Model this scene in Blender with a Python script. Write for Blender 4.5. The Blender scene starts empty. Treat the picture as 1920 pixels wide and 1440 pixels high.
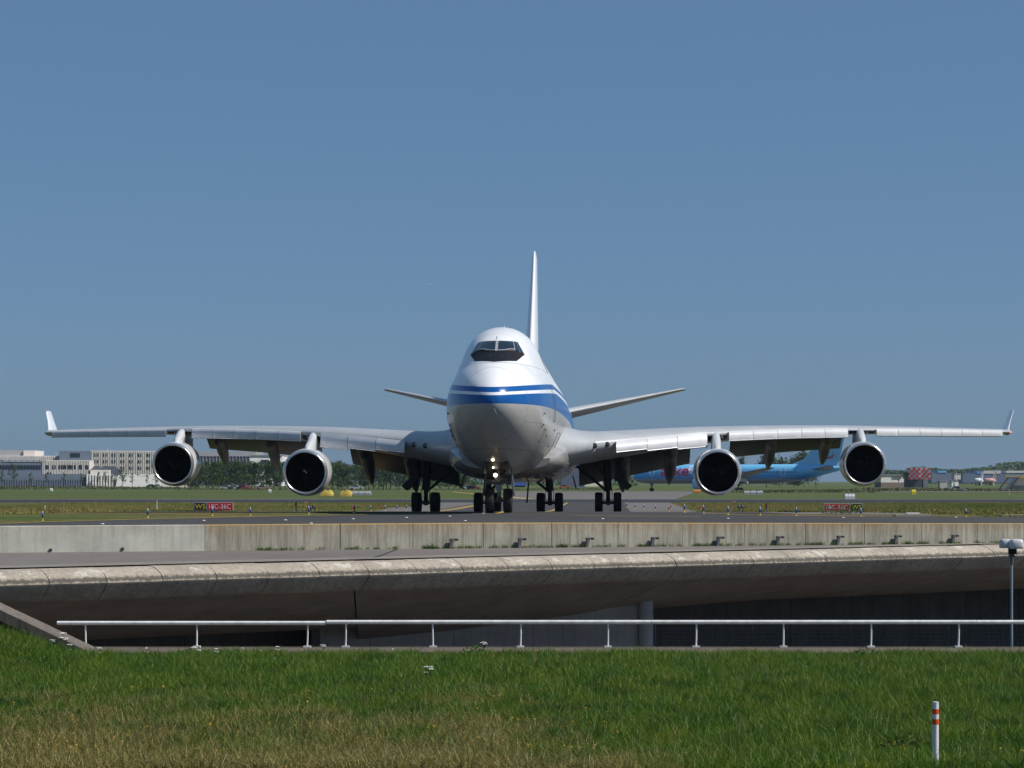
import bpy, bmesh, math, random
import numpy as np
from mathutils import Vector, Matrix, Euler
R = math.radians
sc = bpy.context.scene
col = sc.collection

# ------------------------------------------------------------------ camera
CAMZ, FPX, HOR = 3.0, 4600.0, 900.0          # eye height, focal length in photo pixels, horizon row
cam = bpy.data.cameras.new('camera')
cam.sensor_width = 36.0
cam.lens = 36.0 * FPX / 1920.0
cam.shift_y = (HOR - 720.0) / 1920.0
cam.clip_start = 0.5
cam.clip_end = 40000.0
camo = bpy.data.objects.new('camera', cam)
camo.location = (0, 0, CAMZ)
camo.rotation_euler = (R(90), 0, 0)
col.objects.link(camo)
sc.camera = camo

# ------------------------------------------------------------------ sky, sun, exposure
SUN_A, SUN_E = R(79), R(46)                   # sun: 79 deg to the right of straight behind the camera
sdir = Vector((math.cos(SUN_E) * math.sin(SUN_A), -math.cos(SUN_E) * math.cos(SUN_A), math.sin(SUN_E)))
world = bpy.data.worlds.new('World')
sc.world = world
world.use_nodes = True
wn, wl = world.node_tree.nodes, world.node_tree.links
sky = wn.new('ShaderNodeTexSky')
sky.sky_type = 'NISHITA'
sky.sun_disc = False
sky.sun_elevation = SUN_E
sky.sun_rotation = math.pi - SUN_A
sky.altitude = 0
sky.air_density = 0.8
sky.dust_density = 0.75
sky.ozone_density = 10.0
hs = wn.new('ShaderNodeHueSaturation')
hs.inputs['Saturation'].default_value = 1.0
hs.inputs['Value'].default_value = 1.0
wl.new(sky.outputs[0], hs.inputs['Color'])
mxs = wn.new('ShaderNodeMix'); mxs.data_type = 'RGBA'          # summer haze evens the dome out
mxs.inputs[0].default_value = .5
mxs.inputs[7].default_value = (1.82, 3.24, 5.15, 1)
wl.new(hs.outputs[0], mxs.inputs[6])
wl.new(mxs.outputs[2], wn['Background'].inputs['Color'])
wn['Background'].inputs['Strength'].default_value = 0.078
sl = bpy.data.lights.new('sun', 'SUN')
sl.energy = 4.6
sl.angle = R(0.53)
sl.color = (1.0, 0.95, 0.88)
so = bpy.data.objects.new('sun', sl)
so.rotation_euler = sdir.to_track_quat('Z', 'Y').to_euler()
so.location = (60, -40, 90)
col.objects.link(so)
sc.view_settings.view_transform = 'Standard'
sc.view_settings.look = 'None'
sc.view_settings.gamma = 1.0
sc.view_settings.exposure = 0.0
sc.cycles.max_bounces = 6
sc.cycles.volume_bounces = 0

# ------------------------------------------------------------------ helpers
class MB:
    """collects shapes, builds ONE mesh object"""
    def __init__(s): s.v = []; s.f = []
    def add(s, vs, fs):
        b = len(s.v); s.v += [tuple(p) for p in vs]; s.f += [tuple(i + b for i in f) for f in fs]; return s
    def box(s, x0, x1, y0, y1, z0, z1, M=None):
        vs = [Vector((x, y, z)) for z in (z0, z1) for y in (y0, y1) for x in (x0, x1)]
        if M is not None: vs = [M @ p for p in vs]
        return s.add(vs, [(0,2,3,1),(4,5,7,6),(0,1,5,4),(2,6,7,3),(0,4,6,2),(1,3,7,5)])
    def loft(s, rings, cap=True, closed=True):
        n = len(rings[0]); vs = [p for r in rings for p in r]; fs = []
        m = n if closed else n - 1
        for i in range(len(rings) - 1):
            for j in range(m):
                k = (j + 1) % n
                fs.append((i*n+j, i*n+k, (i+1)*n+k, (i+1)*n+j))
        if cap and closed:
            fs.append(tuple(range(n - 1, -1, -1))); fs.append(tuple(range((len(rings)-1)*n, len(rings)*n)))
        return s.add(vs, fs)
    def tube(s, p0, p1, r0, r1=None, n=10, cap=True):
        p0, p1 = Vector(p0), Vector(p1); r1 = r0 if r1 is None else r1
        d = (p1 - p0).normalized(); a = d.orthogonal().normalized(); b = d.cross(a)
        ring = lambda p, r: [p + (a*math.cos(2*math.pi*i/n) + b*math.sin(2*math.pi*i/n))*r for i in range(n)]
        return s.loft([ring(p0, r0), ring(p1, r1)], cap)
    def path(s, pts, r, n=6):
        pts = [Vector(p) for p in pts]; rings = []
        for i, p in enumerate(pts):
            d = (pts[min(i+1, len(pts)-1)] - pts[max(i-1, 0)]).normalized()
            a = d.cross(Vector((0.13, 0.31, 0.94))).normalized(); b = d.cross(a)
            rr = r[i] if isinstance(r, (list, tuple)) else r
            rings.append([p + (a*math.cos(2*math.pi*k/n) + b*math.sin(2*math.pi*k/n))*rr for k in range(n)])
        return s.loft(rings)
    def lathe(s, prof, c, axis=(1,0,0), n=32, cap=False):
        """prof: (distance along axis, radius)"""
        ax = Vector(axis).normalized(); a = ax.orthogonal().normalized(); b = ax.cross(a); c = Vector(c)
        if abs(ax.x) > .9: a = Vector((0,1,0)); b = ax.cross(a)
        rings = [[c + ax*t + (a*math.cos(2*math.pi*i/n) + b*math.sin(2*math.pi*i/n))*r for i in range(n)] for t, r in prof]
        return s.loft(rings, cap)
    def grid(s, fn, nu, nv):
        vs = [fn(i/nu, j/nv) for j in range(nv+1) for i in range(nu+1)]
        fs = [(j*(nu+1)+i, j*(nu+1)+i+1, (j+1)*(nu+1)+i+1, (j+1)*(nu+1)+i) for j in range(nv) for i in range(nu)]
        return s.add(vs, fs)
    def prism(s, poly, ext):
        """flat polygon (3D points) pushed along ext"""
        e = Vector(ext); p = [Vector(q) for q in poly]; n = len(p)
        fs = [tuple(range(n)), tuple(range(2*n-1, n-1, -1))] + [(i, n+i, n+(i+1) % n, (i+1) % n) for i in range(n)]
        return s.add(p + [q + e for q in p], fs)
    def mesh(s, name, mat=None, smooth=False):
        me = bpy.data.meshes.new(name); me.from_pydata([tuple(p) for p in s.v], [], s.f)
        if smooth: me.polygons.foreach_set('use_smooth', [True]*len(me.polygons))
        if mat: me.materials.append(mat)
        bm = bmesh.new(); bm.from_mesh(me); bmesh.ops.recalc_face_normals(bm, faces=bm.faces); bm.to_mesh(me); bm.free()
        me.update(); return me
    def build(s, name, mat, parent=None, smooth=False, sharp=None):
        me = s.mesh(name, mat, smooth)
        if smooth and sharp: me.set_sharp_from_angle(angle=R(sharp))
        return link(name, me, parent)
def link(name, me, parent=None):
    o = bpy.data.objects.new(name, me); col.objects.link(o)
    if parent is not None: o.parent = parent
    return o
def tag(o, label, cat, group=None):
    o['label'] = label; o['category'] = cat
    if group: o['group'] = group
    return o
def kind(o, k): o['kind'] = k; return o
def thing(name, label, cat, loc=(0,0,0), rot=(0,0,0), group=None):
    o = bpy.data.objects.new(name, None); o.empty_display_size = .2
    col.objects.link(o); o.location = loc; o.rotation_euler = rot
    return tag(o, label, cat, group)
def dup(root, loc=None, label=None):
    r = root.copy(); col.objects.link(r)
    if loc is not None: r.location = loc
    if label: r['label'] = label
    for ch in root.children:
        c = ch.copy(); col.objects.link(c); c.parent = r
        for g in ch.children:
            d = g.copy(); col.objects.link(d); d.parent = c
    return r
ORD = ['first','second','third','fourth','fifth','sixth','seventh','eighth','ninth','tenth','eleventh','twelfth','thirteenth','fourteenth','fifteenth','sixteenth','seventeenth','eighteenth','nineteenth','twentieth','twenty-first','twenty-second','twenty-third','twenty-fourth','twenty-fifth','twenty-sixth','twenty-seventh','twenty-eighth','twenty-ninth','thirtieth']

def pchip(xs, ys):
    xs = np.array(xs, float); ys = np.array(ys, float); h = np.diff(xs); d = np.diff(ys)/h
    m = np.zeros(len(xs)); m[0] = d[0]; m[-1] = d[-1]
    for i in range(1, len(xs)-1):
        if d[i-1]*d[i] > 0:
            w1, w2 = 2*h[i]+h[i-1], h[i]+2*h[i-1]; m[i] = (w1+w2)/(w1/d[i-1]+w2/d[i])
    def f(x):
        x = min(max(x, xs[0]), xs[-1]); i = min(max(int(np.searchsorted(xs, x))-1, 0), len(h)-1)
        t = (x-xs[i])/h[i]
        return float(ys[i]*(2*t**3-3*t*t+1)+h[i]*m[i]*(t**3-2*t*t+t)+ys[i+1]*(-2*t**3+3*t*t)+h[i]*m[i+1]*(t**3-t*t))
    return f

# ------------------------------------------------------------------ materials
class NT:
    def __init__(s, name):
        s.m = bpy.data.materials.new(name); s.m.use_nodes = True
        s.t = s.m.node_tree; s.b = s.t.nodes['Principled BSDF']
    def n(s, typ, **kw):
        x = s.t.nodes.new('ShaderNode' + typ)
        for k, v in kw.items(): setattr(x, k, v)
        return x
    def l(s, a, b): s.t.links.new(a, b)
    def math(s, op, a, b=None, c=None):
        x = s.n('Math', operation=op)
        for i, q in enumerate((a, b, c)):
            if q is None: continue
            if isinstance(q, (int, float)): x.inputs[i].default_value = q
            else: s.l(q, x.inputs[i])
        return x.outputs[0]
    def sep(s, vec):
        x = s.n('SeparateXYZ'); s.l(vec, x.inputs[0]); return x.outputs
    def noise(s, vec, scale, detail=4, rough=.55, stretch=None):
        if stretch:
            mp = s.n('Mapping'); mp.inputs['Scale'].default_value = stretch; s.l(vec, mp.inputs[0]); vec = mp.outputs[0]
        x = s.n('TexNoise'); x.inputs['Scale'].default_value = scale; x.inputs['Detail'].default_value = detail
        x.inputs['Roughness'].default_value = rough; s.l(vec, x.inputs['Vector']); return x.outputs['Fac']
    def ramp(s, fac, stops):
        x = s.n('ValToRGB'); e = x.color_ramp.elements
        while len(e) < len(stops): e.new(.5)
        for i, (p, c) in enumerate(stops):
            e[i].position = p; e[i].color = (c, c, c, 1) if isinstance(c, (int, float)) else (*c, 1)
        s.l(fac, x.inputs[0]); return x.outputs[0]
    def mix(s, fac, a, b, blend='MIX'):
        x = s.n('Mix', data_type='RGBA', blend_type=blend)
        for q, i in ((fac, 0), (a, 6), (b, 7)):
            if isinstance(q, (int, float)): x.inputs[i].default_value = q
            elif isinstance(q, tuple): x.inputs[i].default_value = (*q, 1)
            else: s.l(q, x.inputs[i])
        return x.outputs[2]
    def out(s, colr, rough=.6, metal=0.0, bump=None, bstr=.3, bdist=.02, **kw):
        for q, k in ((colr, 'Base Color'), (rough, 'Roughness'), (metal, 'Metallic')):
            if isinstance(q, tuple): s.b.inputs[k].default_value = (*q, 1)
            elif isinstance(q, (int, float)): s.b.inputs[k].default_value = q
            else: s.l(q, s.b.inputs[k])
        if bump is not None:
            x = s.n('Bump'); x.inputs['Strength'].default_value = bstr; x.inputs['Distance'].default_value = bdist
            s.l(bump, x.inputs['Height']); s.l(x.outputs[0], s.b.inputs['Normal'])
        for k, v in kw.items(): s.b.inputs[k.replace('_', ' ')].default_value = v
        return s.m
    @property
    def obj(s): return s.n('TexCoord').outputs['Object']
    @property
    def pos(s): return s.n('NewGeometry').outputs['Position']

def plain(name, c, rough=.6, metal=0.0, var=.15, scale=3.0, bump=0.0, **kw):
    """colour with a little uneven wear"""
    t = NT(name); v = t.obj
    f = t.noise(v, scale, 5, .6)
    dark = tuple(x*(1-var) for x in c); lite = tuple(min(1, x*(1+var*.6)) for x in c)
    cc = t.ramp(f, [(.3, dark), (.7, lite)])
    f2 = t.noise(v, scale*14, 3, .6)
    rr = t.math('ADD', t.math('MULTIPLY', f2, .16), max(0.02, rough-.08))
    return t.out(cc, rr, metal, f2 if bump else None, bump, .01, **kw)
def emis(name, c, strength):
    t = NT(name); t.b.inputs['Base Color'].default_value = (*c, 1)
    t.b.inputs['Emission Color'].default_value = (*c, 1); t.b.inputs['Emission Strength'].default_value = strength
    return t.m
M = {}

# ------------------------------------------------------------------ terrain
def WL(x):      # line of the retaining wall (back of service road)
    return 94.05 + 0.5506*x
def BL(x):      # line of the bridge edge beam
    return 86.6 + 0.7972*x
def sstep(a, b, x):
    t = min(max((x-a)/(b-a), 0), 1); return t*t*(3-2*t)
_r = pchip([0, 100, 126, 155, 200, 240, 262, 6000], [1.335, 1.335, 1.335, .943, .38, .04, 0, 0])
def g(x, y):
    w = 1 - sstep(104, 146, y)
    c = .0110*min(max(x, 0), 60) if x > 0 else .0030*max(x, -60)
    return _r(y) - w*c
def pick(px, py, y0=84.0):
    """where the eye's ray through a photo pixel meets the airfield"""
    prev = None; y = y0
    while y < 4000:
        x = (px-960)*y/FPX; d = CAMZ-(py-HOR)*y/FPX - g(x, y)
        if d <= 0: break
        prev = y; y *= 1.003
    return Vector((x, y, g(x, y)))
def at(px, py, y):
    return Vector(((px-960)*y/FPX, y, CAMZ-(py-HOR)*y/FPX))
# ------------------------------------------------------------------ surface materials
def mk_airgrass():
    t = NT('airfield_grass'); v = t.pos
    f1 = t.noise(v, .02, 5, .6, (1, 1.0, 1)); f2 = t.noise(v, .11, 6, .7, (.35, 1, 1)); f3 = t.noise(v, 1.7, 5, .7)
    green = t.ramp(f3, [(.3, (.042, .085, .014)), (.7, (.095, .145, .034))])
    dry = t.ramp(f3, [(.3, (.125, .088, .034)), (.7, (.24, .18, .078))])
    red = t.ramp(f3, [(.3, (.075, .05, .026)), (.7, (.15, .088, .042))])
    k = t.ramp(f2, [(.42, 0.0), (.60, 1.0)])
    c = t.mix(k, green, dry)
    k2 = t.ramp(f1, [(.50, 0.0), (.60, .75)])
    c = t.mix(k2, c, red)
    y = t.sep(v)[1]
    far = t.ramp(t.math('DIVIDE', t.math('SUBTRACT', y, 300), 60), [(0, 0.0), (1, 1.0)])
    fg = t.ramp(t.noise(v, .03, 4, .6, (.25, 1, 1)), [(.35, (.055, .098, .02)), (.68, (.10, .125, .04))])
    c = t.mix(t.math('MULTIPLY', far, .75), c, fg)
    return t.out(c, .95, 0, t.noise(v, 3, 5, .7), 1.0, .25, Specular_IOR_Level=.15)
M['airgrass'] = mk_airgrass()
def mk_asphalt(name, c0, c1, tyre=True):
    t = NT(name); v = t.pos
    f = t.noise(v, .05, 5, .6, (.5, 1, 1)); f2 = t.noise(v, 60, 3, .7); f3 = t.noise(v, .9, 4, .6)
    c = t.ramp(t.math('ADD', t.math('MULTIPLY', f, .6), t.math('MULTIPLY', f3, .4)), [(.35, c0), (.65, c1)])
    c = t.mix(t.ramp(f2, [(.4, 0.0), (.8, .5)]), c, tuple(x*1.5 for x in c1))
    return t.out(c, .95, 0, f2, .4, .01, Specular_IOR_Level=.12)
M['asphalt'] = mk_asphalt('asphalt', (.044, .043, .044), (.072, .070, .070))
M['asphalt_old'] = mk_asphalt('asphalt_old', (.11, .104, .098), (.165, .155, .145))
M['runway'] = mk_asphalt('runway_asphalt', (.028, .029, .033), (.05, .05, .054))
M['service'] = mk_asphalt('service_road', (.135, .118, .108), (.19, .168, .155))
M['yellow'] = plain('yellow_paint', (.62, .42, .06), .7, var=.35, scale=2)
M['white'] = plain('white_paint', (.78, .78, .76), .5, var=.12, scale=2)
def mk_conc(name, base, lichen=0.0, streak=.5, warm=(.27, .155, .045), lip=False):
    t = NT(name); v = t.pos; gen = t.n('TexCoord').outputs['Generated']
    f = t.noise(v, .7, 5, .6); f2 = t.noise(v, 9, 5, .7); st = t.noise(v, 1.6, 5, .75, (4.0, 4.0, .22))
    c = t.ramp(f, [(.3, tuple(x*.72 for x in base)), (.7, tuple(min(1, x*1.1) for x in base))])
    c = t.mix(t.math('MULTIPLY', t.ramp(st, [(.45, 0.0), (.68, 1.0)]), streak), c, tuple(x*.42 for x in base))
    c = t.mix(t.ramp(f2, [(.62, 0.0), (.72, .35)]), c, tuple(x*.5 for x in base))
    if lichen:
        z = t.sep(gen)[2]
        a = t.math('ADD', t.math('MULTIPLY', z, .8), t.math('ADD', t.math('MULTIPLY', st, .75), t.math('MULTIPLY', t.noise(v, 2.6, 6, .75), .45)))
        k = t.ramp(t.math('MULTIPLY', a, .5), [(.545, 0.0), (.72, .9)])
        k = t.math('MULTIPLY', k, t.ramp(t.noise(v, 12, 4, .7), [(.35, 0.0), (.6, 1.0)]))
        c = t.mix(t.math('MULTIPLY', k, lichen), c, warm)
        top = t.ramp(z, [(.955, 0.0), (.98, 1.0)])
        c = t.mix(t.math('MULTIPLY', top, .8*lichen), c, (.42, .27, .07))
    if lip:      # black algae along the drip edge and pale lime runs on top
        zz = t.sep(v)[2]
        e = t.math('ADD', zz, t.math('MULTIPLY', t.math('SUBTRACT', t.noise(v, 7, 5, .75), .5), .30))
        c = t.mix(t.ramp(t.math('ADD', e, .5), [(.30, 0.0), (.36, .8), (.43, .8), (.50, 0.0)]), c, (.05, .048, .042))
        c = t.mix(t.math('MULTIPLY', t.ramp(t.noise(v, 1.3, 5, .7), [(.56, 0.0), (.62, 1.0)]), t.math('MULTIPLY', t.math('GREATER_THAN', zz, .02), .55)), c, (.66, .62, .56))
    return t.out(c, .9, 0, t.math('ADD', f2, t.math('MULTIPLY', st, .6)), .35, .02, Specular_IOR_Level=.25)
M['conc_wall'] = mk_conc('stained_concrete', (.38, .36, .29), .85, .95)
M['conc_pale'] = mk_conc('pale_concrete', (.46, .46, .40), .35, .25)
M['conc_beam'] = mk_conc('beam_concrete', (.44, .385, .31), 0, .7, lip=True)
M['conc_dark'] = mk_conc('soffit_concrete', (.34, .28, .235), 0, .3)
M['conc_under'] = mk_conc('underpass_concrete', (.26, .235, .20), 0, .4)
M['conc_abut'] = mk_conc('abutment_concrete', (.42, .40, .37), 0, .3)
M['conc_kerb'] = mk_conc('kerb_concrete', (.17, .135, .105), 0, .8)
M['dark'] = plain('dark_joint', (.012, .012, .012), .9)

# ------------------------------------------------------------------ ground of the airfield: one sheet from the wall to the horizon
def airfield():
    xs = sorted(set([-2500, -1400, -800, -500, -320, -220, -160, -120, -95, -80] + [x*2.0 for x in range(-33, 36)] + [80, 95, 120, 160, 220, 320, 500, 800, 1400, 2500]))
    ds = [0.2, 1, 2.5, 5, 8, 12, 16, 20, 25, 30, 36, 42, 48, 54, 60, 67, 75, 84, 94, 105, 118, 132, 148, 165, 190, 230, 290, 380, 500, 700, 1000, 1500, 2200, 3000, 3900]
    vs = []; fs = []; n = len(xs)
    for d in ds:
        for x in xs:
            y = min(max(WL(x), 58), 130) + d
            vs.append((x, y, g(x, y) - .03))
    for j in range(len(ds)-1):
        for i in range(n-1): fs.append((j*n+i, j*n+i+1, (j+1)*n+i+1, (j+1)*n+i))
    mb = MB(); mb.add(vs, fs)
    return kind(mb.build('airfield_ground', M['airgrass'], smooth=True), 'structure')
GROUND = airfield()

def sheet(name, mat, yl, xl, xr, dz, nx=14):
    """pavement strip following the terrain: rows at yl, from xl(y) to xr(y)"""
    mb = MB(); vs = []; fs = []
    for y in yl:
        for i in range(nx+1):
            x = xl(y) + (xr(y)-xl(y))*i/nx; vs.append((x, y, g(x, y)+dz))
    for j in range(len(yl)-1):
        for i in range(nx): fs.append((j*(nx+1)+i, j*(nx+1)+i+1, (j+1)*(nx+1)+i+1, (j+1)*(nx+1)+i))
    mb.add(vs, fs); return mb.build(name, mat, smooth=True)
# far edge of the near taxiway, read off the photograph
far_px = [(-420, 995), (-200, 988), (0, 981), (140, 976.5), (270, 973), (400, 970), (500, 967.8), (600, 966), (700, 964)]
farL = [pick(*p) for p in far_px]
farR = [pick(*p) for p in [(1275, 959.5), (1360, 964), (1500, 966.2), (1614, 967.6), (1760, 968.5), (1920, 969.4), (2150, 971), (2500, 973)]]
fx = [p.x for p in farL] + [p.x for p in farR]; fy = [p.y for p in farL] + [p.y for p in farR]
def farY(x): return float(np.interp(x, fx, fy))
def near_taxiway():
    mb = MB(); xs = np.linspace(-45, 60, 106); nr = 22; vs = []; fs = []
    for x in xs:
        y0 = WL(x)+.24; y1 = max(farY(x), y0+.5)
        for j in range(nr+1):
            y = y0+(y1-y0)*j/nr; vs.append((x, y, g(x, y)-.012))
    for i in range(len(xs)-1):
        for j in range(nr): fs.append((i*(nr+1)+j, (i+1)*(nr+1)+j, (i+1)*(nr+1)+j+1, i*(nr+1)+j+1))
    mb.add(vs, fs); return kind(mb.build('taxiway', M['asphalt'], smooth=True), 'structure')
near_taxiway()
def axis_x(y): return -0.9 + .04*(y-118)
ylw = [126, 132, 138, 145, 152, 160, 170, 180, 190, 200, 212, 225, 240, 255, 270, 290, 310, 333]
fil = lambda y: 26*max(0, 1-(y-126)/70.0)**2.2
kind(sheet('taxiway_shoulder', M['asphalt_old'], ylw, lambda y: axis_x(y)-18-fil(y)*.15, lambda y: axis_x(y)+13.5+fil(y)*.35, -.020), 'structure')
kind(sheet('crossing_taxiway', M['asphalt'], ylw, lambda y: axis_x(y)-11.6-fil(y)*.35, lambda y: axis_x(y)+7.5+fil(y)*.3, -.005), 'structure')
kind(sheet('runway', M['runway'], [328, 340, 352, 364, 383], lambda y: -700, lambda y: 700, .004, 8), 'structure')
kind(sheet('runway_edge', M['asphalt_old'], [383.2, 388], lambda y: -700, lambda y: 700, .003, 8), 'structure')
kind(sheet('far_taxiway', M['asphalt_old'], [388.2, 420, 470, 540, 640], lambda y: axis_x(y)-11-(y-388)*.04, lambda y: axis_x(y)+16+(y-388)*.05, .003, 6), 'structure')
kind(sheet('cross_road', M['asphalt_old'], [612, 660], lambda y: 26, lambda y: 420, -.006, 8), 'structure')
# painted lines
def line(name, pts, w, mat=M['yellow'], dz=.006):
    mb = MB(); n = len(pts); vs = []
    for i, p in enumerate(pts):
        a, b = pts[max(i-1, 0)], pts[min(i+1, n-1)]
        d = Vector((b[0]-a[0], b[1]-a[1])).normalized(); q = Vector((-d.y, d.x))*w/2
        for s in (-1, 1):
            x, y = p[0]+q.x*s, p[1]+q.y*s; vs.append((x, y, g(x, y)+dz))
    mb.add(vs, [(2*i, 2*i+1, 2*i+3, 2*i+2) for i in range(n-1)])
    return kind(mb.build(name, mat), 'structure')
ED = [(x, farY(x)-.55) for x in np.linspace(-22, fx[8], 30)]
line('taxiway_edge_line', ED, .22, dz=.002)
line('taxiway_edge_line', [(x, farY(x)-.5) for x in np.linspace(farR[1].x-6, farR[2].x+3, 12)], .22, dz=.002)
line('taxiway_edge_line', [(axis_x(y)-10.6, y) for y in range(150, 330, 12)], .35, dz=.004)
line('taxiway_edge_line', [(axis_x(y)-10.0, y) for y in range(150, 330, 12)], .2, dz=.004)
line('taxiway_centre_line', [(axis_x(y), y) for y in range(122, 330, 8)], .25, dz=.004)
line('taxiway_centre_line', [(axis_x(y)-7-(y-390)*.12, y) for y in range(390, 620, 20)], 1.0, dz=.012)
line('runway_edge_line', [(x, 381.5) for x in range(-400, 401, 40)], .9, M['white'], dz=.01)
line('runway_edge_line', [(x, 329.5) for x in range(-400, 401, 40)], .35, M['white'], dz=.01)
for (a, b, yy) in ((-16, -13, 118), (-11.5, -8, 119), (3, 9, 117)):
    line('taxiway_dash', [(a, yy), (b, yy+.3)], .25, dz=-.006)

# ------------------------------------------------------------------ taxiway bridge: retaining wall, service road, edge beam, underside
WP = (-0.0403707, 0.02855124, 0.01571991, 92.045)
def wpt(k):
    x = WP[3]*(WP[0]+WP[1]*k); return Vector((x, WP[3]*(1+WP[2]*k), 0))
wd = (wpt(1)-wpt(0)).normalized(); wn_ = Vector((wd.y, -wd.x, 0))      # toward the camera
wall = thing('retaining_wall', 'long weathered concrete retaining wall of jointed panels below the taxiway', 'wall', wpt(0))
W0 = wpt(0)
ks = [-16, -2.78, -1.0] + list(range(0, 16))
for i in range(len(ks)-1):
    a = wpt(ks[i]) + wd*.012; b = wpt(ks[i+1]) - wd*.012
    nseg = 10 if i == 0 else 1
    off = random.Random(i).uniform(-.012, .012)
    mb = MB(); rings = []
    for j in range(nseg+1):
        p = a.lerp(b, j/nseg); zt = g(p.x, p.y)+.03; zb = .39-.0085*p.x*.6-.35
        f = p + wn_*(off); k = p - wn_*.24
        prof = [(f, zb), (f, zt-.025), (f-wn_*.025, zt), (k+wn_*.02, zt), (k, zt-.02), (k, zb)]
        rings.append([Vector((q.x, q.y, z))-W0 for q, z in prof])
    mb.loft(rings)
    o = mb.build('panel', M['conc_pale'] if i == 0 else M['conc_wall'], wall)
    if i == 0: o['label'] = 'paler clean left section of the concrete wall'
core = MB(); a, b = wpt(-16)-wn_*.2, wpt(15)-wn_*.2
core.add([a-W0+Vector((0,0,0)), b-W0, b-W0+Vector((0,0,.98)), a-W0+Vector((0,0,1.25))], [(0,1,2,3)])
core.build('joint_backing', M['dark'], wall)
def wall_hit(px, dz):     # point on the wall face above its foot
    u = (px-960)/FPX; k = (u-WP[0])/(WP[1]-WP[2]*u); p = wpt(k); return p
for px, py in ((94, 1031.5), (229, 1029.5)):
    p = wall_hit(px, 0); z = CAMZ-(py-HOR)*p.y/FPX; mb = MB()
    mb.lathe([(-.05, .058), (.05, .06), (.05, .048), (-.1, .045)], p+Vector((0,0,z))-W0, wn_, 14)
    mb.build('drain_pipe', M['dark'], wall, True)

BP = (-0.18845628, 0.02077039, 0.01655827, 75.293)
def bpt(k):
    return Vector((BP[3]*(BP[0]+BP[1]*k), BP[3]*(1+BP[2]*k), 0))
bd = (bpt(1)-bpt(0)).normalized(); bn = Vector((bd.y, -bd.x, 0))       # toward the camera
B0 = bpt(10)
def bq(k, q, z): p = bpt(k)-bn*q; return Vector((p.x, p.y, z))
bridge = thing('taxiway_bridge', 'concrete taxiway bridge with rounded pale edge beam over a sunken road', 'bridge', (B0.x, B0.y, -6))
BO = Vector((B0.x, B0.y, -6))
prof = [(1.15, .25), (.90, .255), (.60, .225), (.34, .14), (.14, .03), (.03, -.10), (0, -.20), (.04, -.27), (.22, -.46), (.42, -.64), (.58, -.76), (.8, -.76), (1.15, -.4)]
rb = random.Random(3)
for k in range(-6, 45):
    gap = .012; jit = rb.uniform(-.012, .012); jz = rb.uniform(-.008, .008)
    rings = []
    for e in (0.0, 1.0):
        inset = 0
        kk = k + gap/2 + e*(1-gap)
        rings.append([bq(kk, q+jit+inset*(1 if q < .6 else 0), z+jz-(inset if z > .0 else 0))-BO for q, z in prof])
    mb = MB(); mb.loft(rings); mb.build('edge_beam', M['conc_beam'], bridge, True, 40)
mb = MB(); mb.loft([[bq(k, q*.9+.12, z*.9-.02)-BO for q, z in prof] for k in (-6, 45)]); mb.build('joint_backing', M['dark'], bridge)
# service road deck between beam and wall
def road_pt(u, v):
    k = -6+u*52; p = bpt(k)-bn*1.0; w = Vector((p.x, WL(p.x)+.05, 0))
    zw = .40-.0055*p.x; q = p.lerp(w, v); return (q.x, q.y, .243+(zw-.243)*v)
mb = MB(); mb.grid(road_pt, 60, 6); kind(mb.build('service_road', M['service'], smooth=True), 'structure')
rp = [road_pt((9.1-BP[0]*0+6-2.3)/36, 0)]
mb = MB()       # expansion joint across the road
a, b = Vector((at(690, 1049, 85.0).x, 0, 0)), None
jp = [(690, 1051), (704, 1045.2), (716, 1041.5), (730, 1036), (745, 1030.5)]
pts = []
for px, py in jp:
    y = (CAMZ-.33)*FPX/(py-HOR)
    for _ in range(30):
        x = (px-960)*y/FPX; yb = BL(x)+1.28; v_ = min(max((y-yb)/(WL(x)+.05-yb), 0), 1); z = .243+(.40-.0055*x-.243)*v_; y = (CAMZ-z)*FPX/(py-HOR)
    pts.append(Vector((x, y, z+.005)))
mb.path(pts, .03, 4); kind(mb.build('road_joint', M['dark']), 'structure')
# underside
def uq(px, q):      # beam-frame k at a photo column for depth q
    u = (px-960)/FPX; lo, hi = -8.0, 32.0
    for _ in range(50):
        m = (lo+hi)/2; p = bq(m, q, 0)
        if p.x/p.y < u: lo = m
        else: hi = m
    return m
def soff(k0, k1, Q, z1, name='soffit'):
    mb = MB(); f0 = k0 if callable(k0) else (lambda q: k0); f1 = k1 if callable(k1) else (lambda q: k1)
    def fn(u, v):
        q = .62+(Q-.62)*v; k = f0(q)+(f1(q)-f0(q))*u; z = -.755+(z1(k)+.755)*v
        z -= .05*math.sin(math.pi*v)
        return bq(k, q, z)-BO
    mb.grid(fn, 40, 10)
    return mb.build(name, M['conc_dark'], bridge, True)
SL = lambda k: .30-.045*sstep(13.5, 18, k)
soff(-6, lambda q: uq(662.5+.9*q, q), 6.4, lambda k: -.755-5.78*.29)
soff(lambda q: uq(665.5+.9*q, q), 13.15, 8.6, lambda k: -.755-7.98*SL(k))
soff(13.152, 46, 5.4, lambda k: -.755-4.78*SL(k))
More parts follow.
